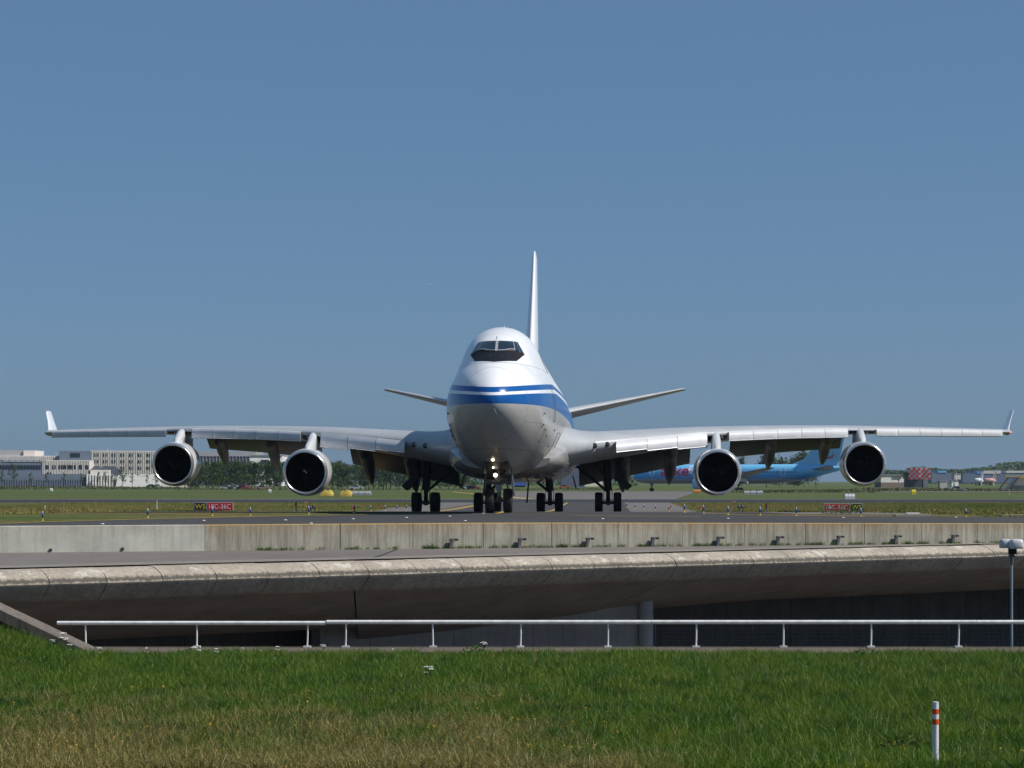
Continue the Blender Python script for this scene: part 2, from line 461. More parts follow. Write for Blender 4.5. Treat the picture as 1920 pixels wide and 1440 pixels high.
# inner closing walls, abutment, floor
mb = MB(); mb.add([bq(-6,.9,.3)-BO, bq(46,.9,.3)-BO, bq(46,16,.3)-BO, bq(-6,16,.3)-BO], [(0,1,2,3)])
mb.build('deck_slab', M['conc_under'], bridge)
mb = MB()
for k0 in np.arange(-6, 46, 2.0):
    a, b = bq(k0+.01, 12, -6.2), bq(k0+1.99, 12, -6.2); n = -bn*.3
    mb.prism([a-BO, b-BO, b-BO+Vector((0,0,6.4)), a-BO+Vector((0,0,6.4))], n)
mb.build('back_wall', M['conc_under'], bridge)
ab = [(1196, 4.15), (1055, 5.6), (1000, 6.1), (850, 7.2), (694, 8.0), (600, 8.3)]
for i in range(len(ab)-1):
    (p0, q0), (p1, q1) = ab[i], ab[i+1]
    a = bq(uq(p0, q0)-.004, q0, -6); b = bq(uq(p1, q1)+.006, q1, -6)
    mb = MB(); top = 5.5
    mb.prism([a-BO, b-BO, b-BO+Vector((0,0,top)), a-BO+Vector((0,0,top))], -bn*.6)
    mb.build('abutment_panel', M['conc_abut'], bridge)
cp = bq(uq(1211, 3.9), 3.9, -6.1)-BO
mb = MB(); mb.tube(cp, cp+Vector((0,0,4.95)), .285, n=28); mb.build('column', plain('column_concrete', (.40, .39, .38), .8, var=.1), bridge, True, 50)
mb = MB(); mb.tube(cp+Vector((0,0,4.7)), cp+Vector((0,0,4.98)), .30, n=28); mb.build('bearing_ring', M['dark'], bridge, True, 50)
mb = MB(); mb.add([(-60, 62.3, -6), (80, 62.3, -6), (80, 150, -6), (-60, 150, -6)], [(0,1,2,3)])
kind(mb.build('sunken_road', mk_asphalt('sunken_asphalt', (.06, .056, .052), (.09, .085, .08))), 'structure')
# soil under the airfield edge behind the wall (closes the underpass ends)
for sx in (-46, 62):
    mb = MB(); mb.box(sx-.5, sx+.5, 62.5, 150, -6.2, .3); mb.build('end_wall', M['conc_under'], bridge).location = -BO

# ------------------------------------------------------------------ foreground bank, kerb wall, wing wall
RY = 63.2
def gn(x, y):
    if y < 36: z = -1.226 + (36-y)/36*2.6
    else: z = -1.226 - .0083*(y-36)
    z -= .07*sstep(58.5, 61.5, y)
    z += max(0, -10.7-x)*.30*sstep(50, 61, y) + .03*math.sin(x*.7+y*.3)*math.sin(y*.45) + .02*math.sin(x*1.9-y*.8)
    return z
def mk_turf():
    t = NT('turf_soil'); v = t.pos
    f = t.noise(v, 1.2, 5, .6)
    return t.out(t.ramp(f, [(.3, (.035, .042, .013)), (.7, (.075, .066, .026))]), .95, 0, t.noise(v, 14, 4, .7), .8, .05, Specular_IOR_Level=.1)
M['turf'] = mk_turf()
mb = MB(); mb.grid(lambda u, v: (-40+80*u, -8+69.95*v, gn(-40+80*u, -8+69.95*v)), 120, 110)
kind(mb.build('grass_bank', M['turf'], smooth=True), 'structure')
kerb = MB(); rk = random.Random(8)
rings = []
for i in range(121):
    x = -11.0+i*.45; e = rk.uniform(-.012, .012); e2 = rk.uniform(-.01, .01)
    rings.append([Vector((x, 61.93+e, -6)), Vector((x, 61.93+e, -1.36+e2)), Vector((x, 61.97+e, -1.33+e2)), Vector((x, 63.55, -1.32)), Vector((x, 63.6, -1.36)), Vector((x, 63.6, -6))])
kerb.loft(rings)
o = tag(kerb.build('kerb_wall', M['conc_kerb']), 'low brown concrete kerb wall under the white handrail', 'wall')
ww = MB()
pl = [(-22, 4.0), (-10.9, -1.225), (-10.2, -1.34), (-10.2, -6), (-22, -6)]
ww.prism([(x, 62.0, z-.02) for x, z in pl], (0, .45, 0))
ow = thing('wing_wall', 'sloping concrete wing wall with coping at the left end of the kerb', 'wall', (-13, 62, -1))
OW = Vector((-13, 62, -1))
ww = MB(); ww.prism([Vector((x, 62.06, z-.2))-OW for x, z in pl], (0, .8, 0)); ww.build('wall', M['conc_kerb'], ow)
cpg = MB(); cpg.prism([Vector(p)-OW for p in ((-22, 61.9, 4.0), (-10.75, 61.9, -1.30), (-10.75, 61.9, -1.56), (-22, 61.9, 3.68))], (0, 1.3, 0))
cpg.build('coping', mk_conc('coping_concrete', (.17, .145, .125), 0, .8), ow)
# ------------------------------------------------------------------ the jumbo jet: x runs aft from the nose, +y is the picture's left, z up from the ground
YAW = math.atan(.04); PITCH = .0135
jr = Euler((0, PITCH, math.pi/2-YAW))
ngw = Vector((-.66, 124.1, g(-.66, 124.1)+.004))
jet = thing('cargo_jet', 'huge white four-engined jumbo jet with blue stripes taxiing towards the camera', 'airplane',
            ngw - jr.to_matrix() @ Vector((7.8, 0, 0)), jr)

xs_ = [0, .05, .15, .4, 1, 2, 3, 4, 4.8, 6, 7, 8.5, 10, 12, 25, 28, 32, 45, 50, 56, 62, 66, 69.5]
Wf = pchip(xs_, [.02, .27, .46, .78, 1.22, 1.70, 2.02, 2.26, 2.38, 2.52, 2.60, 2.70, 2.78, 2.88, 3.22, 3.25, 3.25, 3.25, 3.1, 2.55, 1.6, .95, .25])
Zb = pchip(xs_, [5.26, 5.0, 4.82, 4.5, 4.02, 3.42, 3.02, 2.73, 2.56, 2.36, 2.25, 2.14, 2.09, 2.07, 2.07, 2.07, 2.07, 2.1, 2.5, 3.5, 5.0, 6.0, 6.9])
Zt = pchip(xs_, [5.3, 5.56, 5.76, 6.08, 6.52, 7.06, 7.41, 7.73, 7.97, 8.58, 8.97, 9.34, 9.56, 9.68, 9.68, 9.5, 8.9, 8.62, 8.55, 8.4, 8.15, 7.9, 7.45])
rBf = pchip(xs_, [.02, .25, .42, .7, 1.08, 1.45, 1.66, 1.74, 1.72, 1.62, 1.70, 1.85, 1.95, 2.0, 2.0, 2.1, 2.7, 3.2, 3.05, 2.5, 1.58, .93, .24])
zAf = pchip(xs_, [5.28, 5.28, 5.28, 5.28, 5.29, 5.3, 5.31, 5.33, 5.34, 5.34, 5.34, 5.34, 5.34, 5.35, 5.35, 5.35, 5.36, 5.36, 5.5, 5.9, 6.5, 6.95, 7.17])
def secp(x):
    W, zb, zt, rB, zA = Wf(x), Zb(x), Zt(x), rBf(x), zAf(x)
    zB = zt-rB; dz = zB-zA
    ph = math.acos(min(1, max(-1, (W-rB)/dz))) if dz > 1e-4 and (W-rB)/dz < 1 else 0.0
    return W, zb, zt, rB, zA, zB, ph
def section(x, na=9, ns=5, nc=9, nd=14):
    W, zb, zt, rB, zA, zB, ph = secp(x); pts = []
    if ph == 0: zB = zA+W-rB
    for i in range(na): a = ph*i/(na-1); pts.append((rB*math.sin(a), zB+rB*math.cos(a)))
    e0 = pts[-1]; e1 = (W*math.sin(ph), zA+W*math.cos(ph))
    for i in range(1, ns): t = i/ns; pts.append((e0[0]+(e1[0]-e0[0])*t, e0[1]+(e1[1]-e0[1])*t))
    for i in range(nc): a = ph+(math.pi/2-ph)*i/nc; pts.append((W*math.sin(a), zA+W*math.cos(a)))
    for i in range(nd+1): a = math.pi/2*i/nd; pts.append((W*math.cos(a), zA-(zA-zb)*math.sin(a)))
    return pts
def ring(x):
    h = section(x)
    return [Vector((x, y, z)) for y, z in h] + [Vector((x, -y, z)) for y, z in h[-2:0:-1]]
def halfw(x, z):
    W, zb, zt, rB, zA, zB, ph = secp(x)
    if z <= zb or z >= (zt if ph else zA+W): return -1
    if z < zA: return W*math.sqrt(max(0, 1-((zA-z)/(zA-zb))**2))
    za1 = zA+W*math.cos(ph); zb1 = zB+rB*math.cos(ph)
    if z <= za1 or ph == 0: return math.sqrt(max(0, W*W-(z-zA)**2))
    if z >= zb1: return math.sqrt(max(0, rB*rB-(z-zB)**2))
    t = (z-za1)/(zb1-za1); return W*math.sin(ph)*(1-t)+rB*math.sin(ph)*t
def nose_x(y, z):
    lo, hi = 0.0, 14.0
    for _ in range(40):
        m = (lo+hi)/2
        if halfw(m, z) >= abs(y): hi = m
        else: lo = m
    return hi
def onskin(y, z, off=.015):
    x = nose_x(y, z); e = .03
    dy = (nose_x(y+e, z)-nose_x(y-e, z))/(2*e); dz = (nose_x(y, z+e)-nose_x(y, z-e))/(2*e)
    n = Vector((-1, dy, dz)).normalized()
    return Vector((x, y, z))+n*off

def mk_livery():
    t = NT('jet_livery'); o = t.obj; x, y, z = t.sep(o)[:3]
    tt = t.math('MINIMUM', t.math('DIVIDE', x, 13.0), 1.0)
    t2 = t.math('POWER', t.math('MAXIMUM', tt, 0.0), .75)
    b0 = t.math('ADD', t.math('MULTIPLY', t2, .12), 5.19); b1 = t.math('ADD', t.math('MULTIPLY', t2, .70), 5.57)
    c0 = t.math('ADD', t.math('MULTIPLY', t2, .78), 5.70); c1 = t.math('ADD', t.math('MULTIPLY', t2, .82), 5.94)
    def band(a, b): return t.math('MULTIPLY', t.math('GREATER_THAN', z, a), t.math('LESS_THAN', z, b))
    blue = t.math('MAXIMUM', band(b0, b1), band(c0, c1))
    f = t.noise(o, .6, 5, .6); f2 = t.noise(o, 3.5, 5, .7, (.25, 1, 1.6))
    white = t.ramp(f, [(.3, (.80, .81, .82)), (.7, (.86, .865, .87))])
    grey = t.ramp(f2, [(.3, (.36, .355, .34)), (.7, (.42, .415, .40))])
    c = t.mix(t.math('GREATER_THAN', z, t.math('ADD', b0, .02)), grey, white)
    c = t.mix(blue, c, t.ramp(f, [(.3, (.003, .082, .30)), (.7, (.005, .098, .34))]))
    # panel seams
    def seam(v, at_, w): return t.math('LESS_THAN', t.math('ABSOLUTE', t.math('SUBTRACT', v, at_)), w)
    s = seam(x, 1.95, .020)
    for q in (7.2, 10.4, 13.6, 16.8, 20.0, 23.2): s = t.math('MAXIMUM', s, seam(x, q, .016))
    for q in (3.1, 4.4, 7.3): s = t.math('MAXIMUM', s, t.math('MULTIPLY', seam(z, q, .014), t.math('GREATER_THAN', x, 2.0)))
    c = t.mix(t.math('MULTIPLY', s, .62), c, (.14, .14, .15))
    # grime running along the belly
    gr = t.math('MULTIPLY', t.ramp(f2, [(.5, 0.0), (.75, 1.0)]), t.math('LESS_THAN', z, 4.2))
    c = t.mix(t.math('MULTIPLY', gr, .3), c, (.18, .165, .14))
    return t.out(c, t.math('ADD', t.math('MULTIPLY', f2, .12), .16), 0, t.noise(o, 1.1, 2, .4, (.4, 1, 1)), .06, .03, Specular_IOR_Level=.4)
M['livery'] = mk_livery()
M['jetwhite'] = plain('jet_white', (.80, .81, .82), .25, var=.05, scale=.8, Coat_Weight=.4)
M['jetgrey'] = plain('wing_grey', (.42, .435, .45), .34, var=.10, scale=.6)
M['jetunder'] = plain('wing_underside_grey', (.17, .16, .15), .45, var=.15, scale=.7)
M['slat'] = plain('slat_grey', (.58, .59, .60), .32, var=.08, scale=.9)
M['bare'] = plain('bare_metal', (.56, .57, .58), .26, 1.0, var=.08, scale=1.5)
M['lip'] = plain('polished_lip', (.74, .74, .75), .24, .85, var=.05, scale=1.5)
M['black'] = plain('matt_black', (.008, .008, .009), .6, Specular_IOR_Level=.2)
M['duct'] = plain('inlet_duct', (.014, .014, .015), .6, Specular_IOR_Level=.2)
M['fanm'] = plain('fan_metal', (.006, .006, .007), .5, .0, Specular_IOR_Level=.15)
M['glass'] = plain('cockpit_glass', (.006, .011, .014), .06, var=.1, Coat_Weight=1.0, Coat_Roughness=.03)
M['glare'] = plain('antiglare_black', (.008, .008, .010), .6, Specular_IOR_Level=.2)
M['rubber'] = plain('tyre_rubber', (.016, .016, .017), .8, var=.2)
M['gear'] = plain('gear_grey', (.11, .115, .125), .45, .2, var=.3, scale=4)
M['geardark'] = plain('gear_dark', (.035, .035, .038), .5, .2, var=.3, scale=4)

xr = sorted(set([.004, .02, .05, .1, .16, .24, .34, .46, .6, .78, 1, 1.25, 1.5, 1.8, 2.1, 2.5, 2.9, 3.3, 3.7, 4.1, 4.5, 4.9, 5.3, 5.7, 6.1, 6.6, 7.2, 7.8, 8.5, 9.3, 10.2, 11.2, 12.5] + list(range(14, 70, 2)) + [69.5]))
mb = MB(); mb.loft([ring(x) for x in xr]); fus = mb.build('fuselage', M['livery'], jet, True, 60)

# cockpit: anti-glare panel, panes, posts and wipers, all lying on the skin
def skin_poly(poly, off, nm, mat, parent, n=10):
    """quad-like patch given by lower and upper chains in front view (y, z)"""
    lo, hi = poly; mb = MB()
    def ch(c, u):
        s = u*(len(c)-1); i = min(int(s), len(c)-2); t = s-i
        return c[i][0]+(c[i+1][0]-c[i][0])*t, c[i][1]+(c[i+1][1]-c[i][1])*t
    def fn(u, v):
        a, b = ch(lo, u), ch(hi, u); return onskin(a[0]+(b[0]-a[0])*v, a[1]+(b[1]-a[1])*v, off)
    mb.grid(fn, n*(max(len(lo), len(hi))-1), n); return mb.build(nm, mat, parent, True)
ck = skin_poly(([(1.34, 7.870), (1.02, 7.450), (0, 7.330), (-1.02, 7.450), (-1.34, 7.870)], [(1.36, 7.880), (.95, 8.070), (0, 8.010), (-.95, 8.070), (-1.36, 7.880)]), .012, 'antiglare_panel', M['glare'], jet)
sur = skin_poly(([(1.36, 7.880), (.95, 8.070), (0, 8.010), (-.95, 8.070), (-1.36, 7.880)], [(.98, 8.550), (.92, 8.580), (0, 8.590), (-.92, 8.580), (-.98, 8.550)]), .012, 'window_frame', plain('window_surround', (.36, .37, .38), .4), jet)
for s in (1, -1):
    skin_poly(([(s*.07, 8.040), (s*.87, 8.075)], [(s*.07, 8.550), (s*.76, 8.550)]), .03, 'pane', M['glass'], sur)
    skin_poly(([(s*.92, 8.070), (s*1.12, 7.990)], [(s*.80, 8.550), (s*.90, 8.540)]), .03, 'pane', M['glass'], sur)
    skin_poly(([(s*1.15, 7.975), (s*1.32, 7.890)], [(s*.93, 8.535), (s*.985, 8.520)]), .03, 'pane', M['glass'], sur)
    w = MB(); w.path([onskin(y, z, .06) for y, z in ((s*.06, 7.980), (s*.40, 8.010), (s*.62, 8.075), (s*.84, 8.085))], .022, 5)
    w.build('wiper', plain('wiper_metal', (.55, .55, .56), .4), sur)
for y, z in ((.22, 7.800), (.28, 7.630), (-.33, 7.650), (-.95, 7.900), (-.6, 7.910)):
    mb = MB(); mb.lathe([(0, .028), (.03, .02)], onskin(y, z, .01), (-1, 0, .4), 8, True); mb.build('rivet_cap', M['bare'], ck)
# small antennas and probes
def bit(pts, r, mat, name): mb = MB(); mb.path(pts, r, 6); return mb.build(name, mat, jet)
bit([onskin(0.04, 8.68, 0), onskin(.04, 8.68, 0)+Vector((-.02, 0, .14))], .018, M['black'], 'antenna')
def side_x(y_sign, z, x, off=0): return Vector((x, y_sign*(halfw(x, z)+off), z))
for z, x in ((4.9, 5.0), (4.35, 5.3)):
    for s in (1, -1):
        p = side_x(s, z, x); bit([p, p+Vector((-.03, s*.05, .0)), p+Vector((-.4, s*.02, .02))], .022, M['black'], 'pitot_probe')
for x in (14.0, 17.5):
    p = Vector((x, 0, Zt(x))); mb = MB(); mb.prism([p+Vector((-.2, -.012, -.05)), p+Vector((.25, -.012, -.05)), p+Vector((.22, -.012, .28)), p+Vector((0, -.012, .28))], (0, .024, 0)); mb.build('blade_antenna', M['jetwhite'], jet)

# door outlines on the flanks and a lightning strip pattern on the radome
M['seamline'] = plain('seam_grey', (.16, .165, .17), .5)
def outline(sg, x0, x1, z0, z1, name='door_outline'):
    mb = MB(); P_ = []
    for a, b in (((x0, z0), (x1, z0)), ((x1, z0), (x1, z1)), ((x1, z1), (x0, z1)), ((x0, z1), (x0, z0))):
        for i in range(6): t_ = i/6; P_.append(side_x(sg, a[1]+(b[1]-a[1])*t_, a[0]+(b[0]-a[0])*t_, .006))
    P_.append(P_[0]); mb.path(P_, .014, 4); return mb.build(name, M['seamline'], jet)
for sg in (1, -1):
    outline(sg, 9.6, 10.6, 4.7, 6.5); outline(sg, 13.2, 14.0, 7.4, 8.6, 'service_panel'); outline(sg, 6.2, 6.9, 3.6, 4.2, 'service_panel'); outline(sg, 15.0, 17.6, 2.9, 4.3)
    for z, x in ((3.9, 8.2), (4.3, 11.6), (3.5, 12.4)):
        p = side_x(sg, z, x); mb = MB(); mb.box(-.10, .10, -.03, .03, -.05, .05, Matrix.Translation(p)); mb.build('drain_mast', M['geardark'], jet)
for a in (-.35, .35, .9):
    pts_ = []
    for i in range(8):
        rr_ = .35+.16*i; y, z = rr_*math.sin(a), 5.25-rr_*math.cos(a)*.9
        pts_.append(onskin(y, z, .008))
    mb = MB(); mb.path(pts_, .011, 4); mb.build('lightning_strip', plain('strip_%d' % int(a*100+200), (.50, .50, .50), .4), jet)

# belly fairing
fx_ = [15.5, 17, 19, 22, 26, 32, 38, 42, 46]
fw = pchip(fx_, [2.4, 2.9, 3.25, 3.5, 3.55, 3.55, 3.45, 3.0, 2.2]); fb = pchip(fx_, [2.35, 2.12, 1.98, 1.88, 1.85, 1.85, 1.9, 2.05, 2.5]); ft = pchip(fx_, [2.9, 3.5, 4.0, 4.3, 4.3, 4.2, 4.1, 3.8, 3.1])
def fair_ring(x):
    w, b, tp = fw(x), fb(x), ft(x); c = (b+tp)/2+.35; out = []
    for i in range(40):
        a = 2*math.pi*i/40; ca, sa = math.cos(a), math.sin(a)
        yy = w*math.copysign(abs(ca)**.62, ca); zz = c+((tp-c) if sa > 0 else (c-b))*math.copysign(abs(sa)**.72, sa)
        out.append(Vector((x, yy, zz)))
    return out
mb = MB(); mb.loft([fair_ring(x) for x in np.linspace(15.5, 46, 30)]); mb.build('belly_fairing', plain('belly_grey', (.36, .355, .345), .25, var=.2, scale=.9, Coat_Weight=.4), jet, True, 60)

# ---- wings
LEx = pchip([2.0, 3.2, 11.7, 20.8, 31.2, 31.6], [18.6, 19.7, 27.0, 34.8, 43.6, 43.94])
LEz = pchip([2.0, 3.2, 6, 11.7, 20.8, 31.2], [3.45, 3.6, 3.93, 4.60, 5.09, 5.26])
CH = pchip([2.0, 3.2, 6, 11.7, 20.8, 31.2], [16.2, 15.2, 13.4, 10.2, 6.9, 4.1])
TC = pchip([2.0, 6, 11.7, 20.8, 31.2], [.135, .122, .098, .082, .080])
TW = pchip([2.0, 11.7, 31.2], [.030, .012, -.012])
def foil(t):      # half thickness, unit chord
    return 5*(.2969*math.sqrt(t)-.126*t-.3516*t*t+.2843*t**3-.1015*t**4)
def wing_pt(y, t, up, s=1):
    c = CH(y); th = TC(y)*foil(t)*c; cam_ = .018*4*t*(1-t)*c*(.3+t)
    z = LEz(y)+cam_+(th if up else -th*.95)-TW(y)*t*c
    return Vector((LEx(y)+t*c, s*y, z))
TS = [0, .004, .015, .035, .07, .12, .2, .3, .42, .55, .68, .8, .9, 1]
def build_wing(s):
    ys = list(np.linspace(2.0, 31.5, 34))
    rings = [[wing_pt(y, t, True, s) for t in TS] + [wing_pt(y, t, False, s) for t in TS[-2:0:-1]] for y in ys]
    mb = MB(); mb.loft(rings); w = mb.build('wing', M['jetgrey'], jet, True, 50)
    # root fillet
    rings = []
    for y, k in ((2.6, 1.15), (3.3, .75), (3.8, .30), (4.4, .06), (4.8, .0)):
        r = []
        for t in TS: p = wing_pt(y, t, True, s); r.append(p+Vector((-k*.9*(1-t), 0, k*.42*(1-abs(2*t-1)*.6)+.004)))
        for t in TS[-2:0:-1]: p = wing_pt(y, t, False, s); r.append(p+Vector((-k*.9*(1-t), 0, -k*.06*(1-t)-.004)))
        rings.append(r)
    mb = MB(); mb.loft(rings); mb.build('root_fillet', M['jetgrey'], w, True, 60)
    # leading edge flaps, panel by panel
    def panel(y0, y1, drop, fwd, curve, lift=.10):
        mb = MB(); n = 8
        def fn(u, v):
            y = y0+(y1-y0)*u; le = wing_pt(y, 0, True, s); a = v
            x = le.x-.10-fwd*math.sin(a*math.pi*.62)*(1-.25*curve*a); z = le.z+lift-(drop)*a+curve*.05*math.sin(a*math.pi)
            return Vector((x-.05, s*y, z))
        mb.grid(fn, 4, n)
        def fb_(u, v): p = fn(u, v); return p+Vector((.10+.05*math.sin(v*math.pi), 0, -.015))
        mb.grid(fb_, 4, n)
        V = len(mb.v)//2; nu = 5
        edge = [i for i in range(nu)] + [j*nu+nu-1 for j in range(1, n+1)] + [n*nu+i for i in range(nu-2, -1, -1)] + [j*nu for j in range(n-1, 0, -1)]
        for i in range(len(edge)):
            a, b = edge[i], edge[(i+1) % len(edge)]; mb.f.append((a, b, b+V, a+V))
        mb.build('slat', M['slat'], w, True, 50)
        # rolled lower edge
        t = MB(); t.tube(fn(0, 1)+Vector((.03,0,.0)), fn(1, 1)+Vector((.03,0,.0)), .045, n=8); t.build('slat_edge', M['bare'], w, True, 60)
    def span(y0, y1, n, d0, d1, fwd, curve, lift):
        for i in range(n):
            a = y0+(y1-y0)*i/n+.012; b = y0+(y1-y0)*(i+1)/n-.012; m = (i+.5)/n
            panel(a, b, d0+(d1-d0)*m, fwd, curve, lift)
    span(5.95, 11.25, 3, .62, .92, .45, .2, .14)
    span(12.55, 20.1, 5, .60, .60, .42, 1.0, .14)
    span(22.0, 30.9, 6, .48, .42, .34, 1.0, .12)
    # shade of the open bays beside the pylons, drawn as dark sheets
    for y0, y1 in ((11.3, 12.5), (20.15, 21.95)):
        mb = MB(); mb.grid(lambda u, v: wing_pt(y0+(y1-y0)*u, .004+.09*v*v, False, s)+Vector((-.03+.0*v, 0, -.015)), 4, 5)
        mb.build('slat_bay_shade', M['geardark'], w, True)
        for q in (.3, .7):
            y = y0+(y1-y0)*q; p = wing_pt(y, 0, True, s)
            a = MB(); a.tube(p+Vector((.15, 0, -.05)), p+Vector((-.35, 0, -.28)), .035, n=6); a.build('slat_arm', M['gear'], w)
    # trailing edge flaps, drooped
    def flap(y0, y1, ch0, ch1, ang, n):
        for i in range(n):
            a = y0+(y1-y0)*i/n+.002; b = y0+(y1-y0)*(i+1)/n-.002; rings = []
            for y in (a, b):
                m = (y-y0)/(y1-y0); c = ch0+(ch1-ch0)*m; te = wing_pt(y, .93, False, s)+Vector((0, 0, -.10)); r = []
                for t in TS: r.append((t, 1))
                for t in TS[-2:0:-1]: r.append((t, -1))
                rr = []
                for t, u in r:
                    zz = u*.055*c*foil(t)*1.6; al = R(ang)
                    rr.append(te+Vector((t*c*math.cos(al)+zz*math.sin(al), 0, -t*c*math.sin(al)+zz*math.cos(al))))
                rings.append(rr)
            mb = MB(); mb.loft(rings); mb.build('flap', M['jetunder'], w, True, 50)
    flap(3.7, 10.6, 3.0, 2.35, 29, 2)
    flap(13.1, 20.4, 2.2, 1.75, 27, 2)
    # flap track fairings
    for y, L, zl, dr in ((6.4, 6.4, 1.35, 1.8), (9.3, 6.2, 1.30, 1.85), (15.6, 4.9, .95, 1.6), (19.2, 4.5, .85, 1.5)):
        x0 = wing_pt(y, .55, False, s); mb = MB(); rings = []
        for i in range(17):
            t = i/16; rr = (math.sin(math.pi*min(1, t*.62+.0)**.8) if t < .8 else 1)
            rad = .40*math.sqrt(max(0.0, min(1, t/.16)))*(1 if t < .55 else max(.04, math.cos((t-.55)/.45*math.pi/2)**.75))*(1.0 if zl > 1 else .9)
            cx = x0.x+t*L; cz = x0.z-.18-dr*max(0, t-.25)**1.25*1.55
            rings.append([Vector((cx, s*y+rad*1.0*math.cos(a), cz-rad*.15+rad*1.3*math.sin(a))) for a in [2*math.pi*k/16 for k in range(16)]])
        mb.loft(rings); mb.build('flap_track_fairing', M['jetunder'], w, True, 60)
    # landing lights in the root leading edge
    for y in (4.75, 5.45):
        p = wing_pt(y, .0, True, s)+Vector((-.02, 0, -.02)); mb = MB(); mb.lathe([(-.06, .02), (-.06, .13), (-.03, .15), (.12, .16)], p, (1, 0, 0), 16); mb.build('landing_light', plain('lamp_glass_%d%d' % (s, y*10), (.05, .075, .085), .1, Coat_Weight=1.0), w, True)
    # winglet
    tip = wing_pt(31.5, .0, True, s); c = 4.1; rings = []
    for h, k0, k1, th in ((-.05, .0, 1.0, .05), (.0, .05, 1.0, .05), (.25, .36, 1.02, .035), (.8, .62, 1.12, .03), (1.48, .86, 1.26, .028), (1.62, .98, 1.27, .02)):
        r = []
        for t in TS: r.append((k0+(k1-k0)*t, th*foil(t)*9*(k1-k0)))
        for t in TS[-2:0:-1]: r.append((k0+(k1-k0)*t, -th*foil(t)*9*(k1-k0)))
        rings.append([Vector((tip.x+xx*c, s*(31.5+h*.52+.02+yy), tip.z+max(h, -.05)+.0)) for xx, yy in r])
    mb = MB(); mb.loft(rings); mb.build('winglet', M['jetwhite'], w, True, 50)
    mb = MB(); rings = []
    for i in range(9):
        t = i/8; rr = .16*math.sin(math.pi*(.12+.83*t)); rings.append([tip+Vector((.2+t*2.6, s*(.05+rr*.55*math.cos(a)), -.02+rr*math.sin(a))) for a in [2*math.pi*k/10 for k in range(10)]])
    mb.loft(rings); mb.build('wingtip_fairing', M['jetgrey'], w, True, 60)
    nv = MB(); nv.lathe([(-.06, .02), (-.04, .07), (.05, .09), (.2, .05)], tip+Vector((1.0, s*.22, .0)), (1, 0, 0), 12, True)
    nv.build('navigation_light', emis('nav_red', (.9, .03, .04), .8) if s < 0 else plain('nav_green', (.02, .25, .08), .2), w, True)
    return w
wings = {s: build_wing(s) for s in (1, -1)}

# ---- engines
def build_engine(s, y, xin, zc, mark):
    c = Vector((xin, s*y, zc)); ax = Vector((1, -s*.035*-1*0, 0)); ax = Vector((1, s*.02, .03)).normalized()
    mb = MB(); mb.lathe([(.20, 1.292), (.6, 1.338), (1.2, 1.365), (2.2, 1.362), (3.0, 1.30), (3.8, 1.16), (4.3, 1.02), (4.28, .98), (3.4, 1.05)], c, ax, 56)
    e = mb.build('engine', M['jetgrey'] if False else plain('cowl_grey_%d_%d' % (s, y), (.66, .665, .67), .24, var=.07, scale=.9, Coat_Weight=.4), jet, True, 55)
    mb = MB(); mb.lathe([(.205, 1.294), (.10, 1.265), (.03, 1.225), (.0, 1.185), (.02, 1.14), (.09, 1.112), (.22, 1.10)], c, ax, 56); mb.build('inlet_lip', M['lip'], e, True)
    mb = MB(); mb.lathe([(.215, 1.10), (.5, 1.115), (1.25, 1.17), (1.6, 1.17)], c, ax, 48); mb.build('inlet_duct', M['duct'], e, True)
    fm = MB(); cc = c+ax*1.15; a0 = Vector((0,1,0)); b0 = ax.cross(a0)
    for i in range(38):
        a = 2*math.pi*i/38; rings = []
        for r, tw, ch in ((.30, .25, .16), (.7, .7, .19), (1.15, 1.05, .24)):
            d = a0*math.cos(a)+b0*math.sin(a); t = -a0*math.sin(a)+b0*math.cos(a)
            v = ax*math.cos(tw)*ch/2+t*math.sin(tw)*ch/2; rings.append([cc+d*r-v, cc+d*r+v])
        fm.loft(rings, False, False)
    fm.build('fan', M['fanm'], e, True)
    mb = MB(); mb.lathe([(1.45, .02), (1.45, 1.17)], c, ax, 40); mb.build('fan_backing', M['black'], e)
    mb = MB(); mb.lathe([(.50, .005), (.55, .06), (.75, .19), (1.0, .29), (1.2, .33)], c, ax, 24); sp = mb.build('spinner', M['black'], e, True)
    if mark:
        k = c+ax*.62; mb = MB(); mb.path([k+Vector((-.04, .13, .12)), k+Vector((-.10, .02, .05)), k+Vector((-.09, -.06, -.06))], .035, 5); mb.build('spinner_swirl', plain('swirl_white', (.42, .42, .42), .5), e)
    mb = MB(); mb.lathe([(3.6, .80), (4.6, .72), (5.4, .55), (5.6, .42), (5.7, .3), (6.4, .05)], c, ax, 32); mb.build('exhaust_cone', M['bare'], e, True, 60)
    # pylon
    le = wing_pt(y, .0, True, s); mb = MB(); rings = []
    top = [(xin+1.25, zc+1.30, .05), (xin+1.7, zc+1.62, .20), (le.x-1.5, le.z-.38, .26), (le.x-.55, le.z-.02, .28), (le.x+.2, le.z+.12, .28), (le.x+1.6, wing_pt(y, .16, True, s).z-.22, .26), (le.x+3.4, wing_pt(y, .34, True, s).z-.35, .2)]
    bot = [zc+1.20, zc+1.10, zc+1.0, zc+.95, zc+.9, zc+.85, zc+1.0]
    for (x, z, hw), zb_ in zip(top, bot):
        yc = s*(y+.02*(x-xin)); h = z-zb_
        rings.append([Vector((x, yc+hw*a, zb_+h*b)) for a, b in ((-1, 0), (-1, .35), (-.97, .7), (-.75, .92), (-.3, 1), (.3, 1), (.75, .92), (.97, .7), (1, .35), (1, 0))])
    mb.loft(rings); mb.build('pylon', M['slat'], e, True, 50)
    return e
for s in (1, -1):
    build_engine(s, 11.68, 22.3, 2.28, s > 0)
    build_engine(s, 20.83, 31.2, 2.93, False)

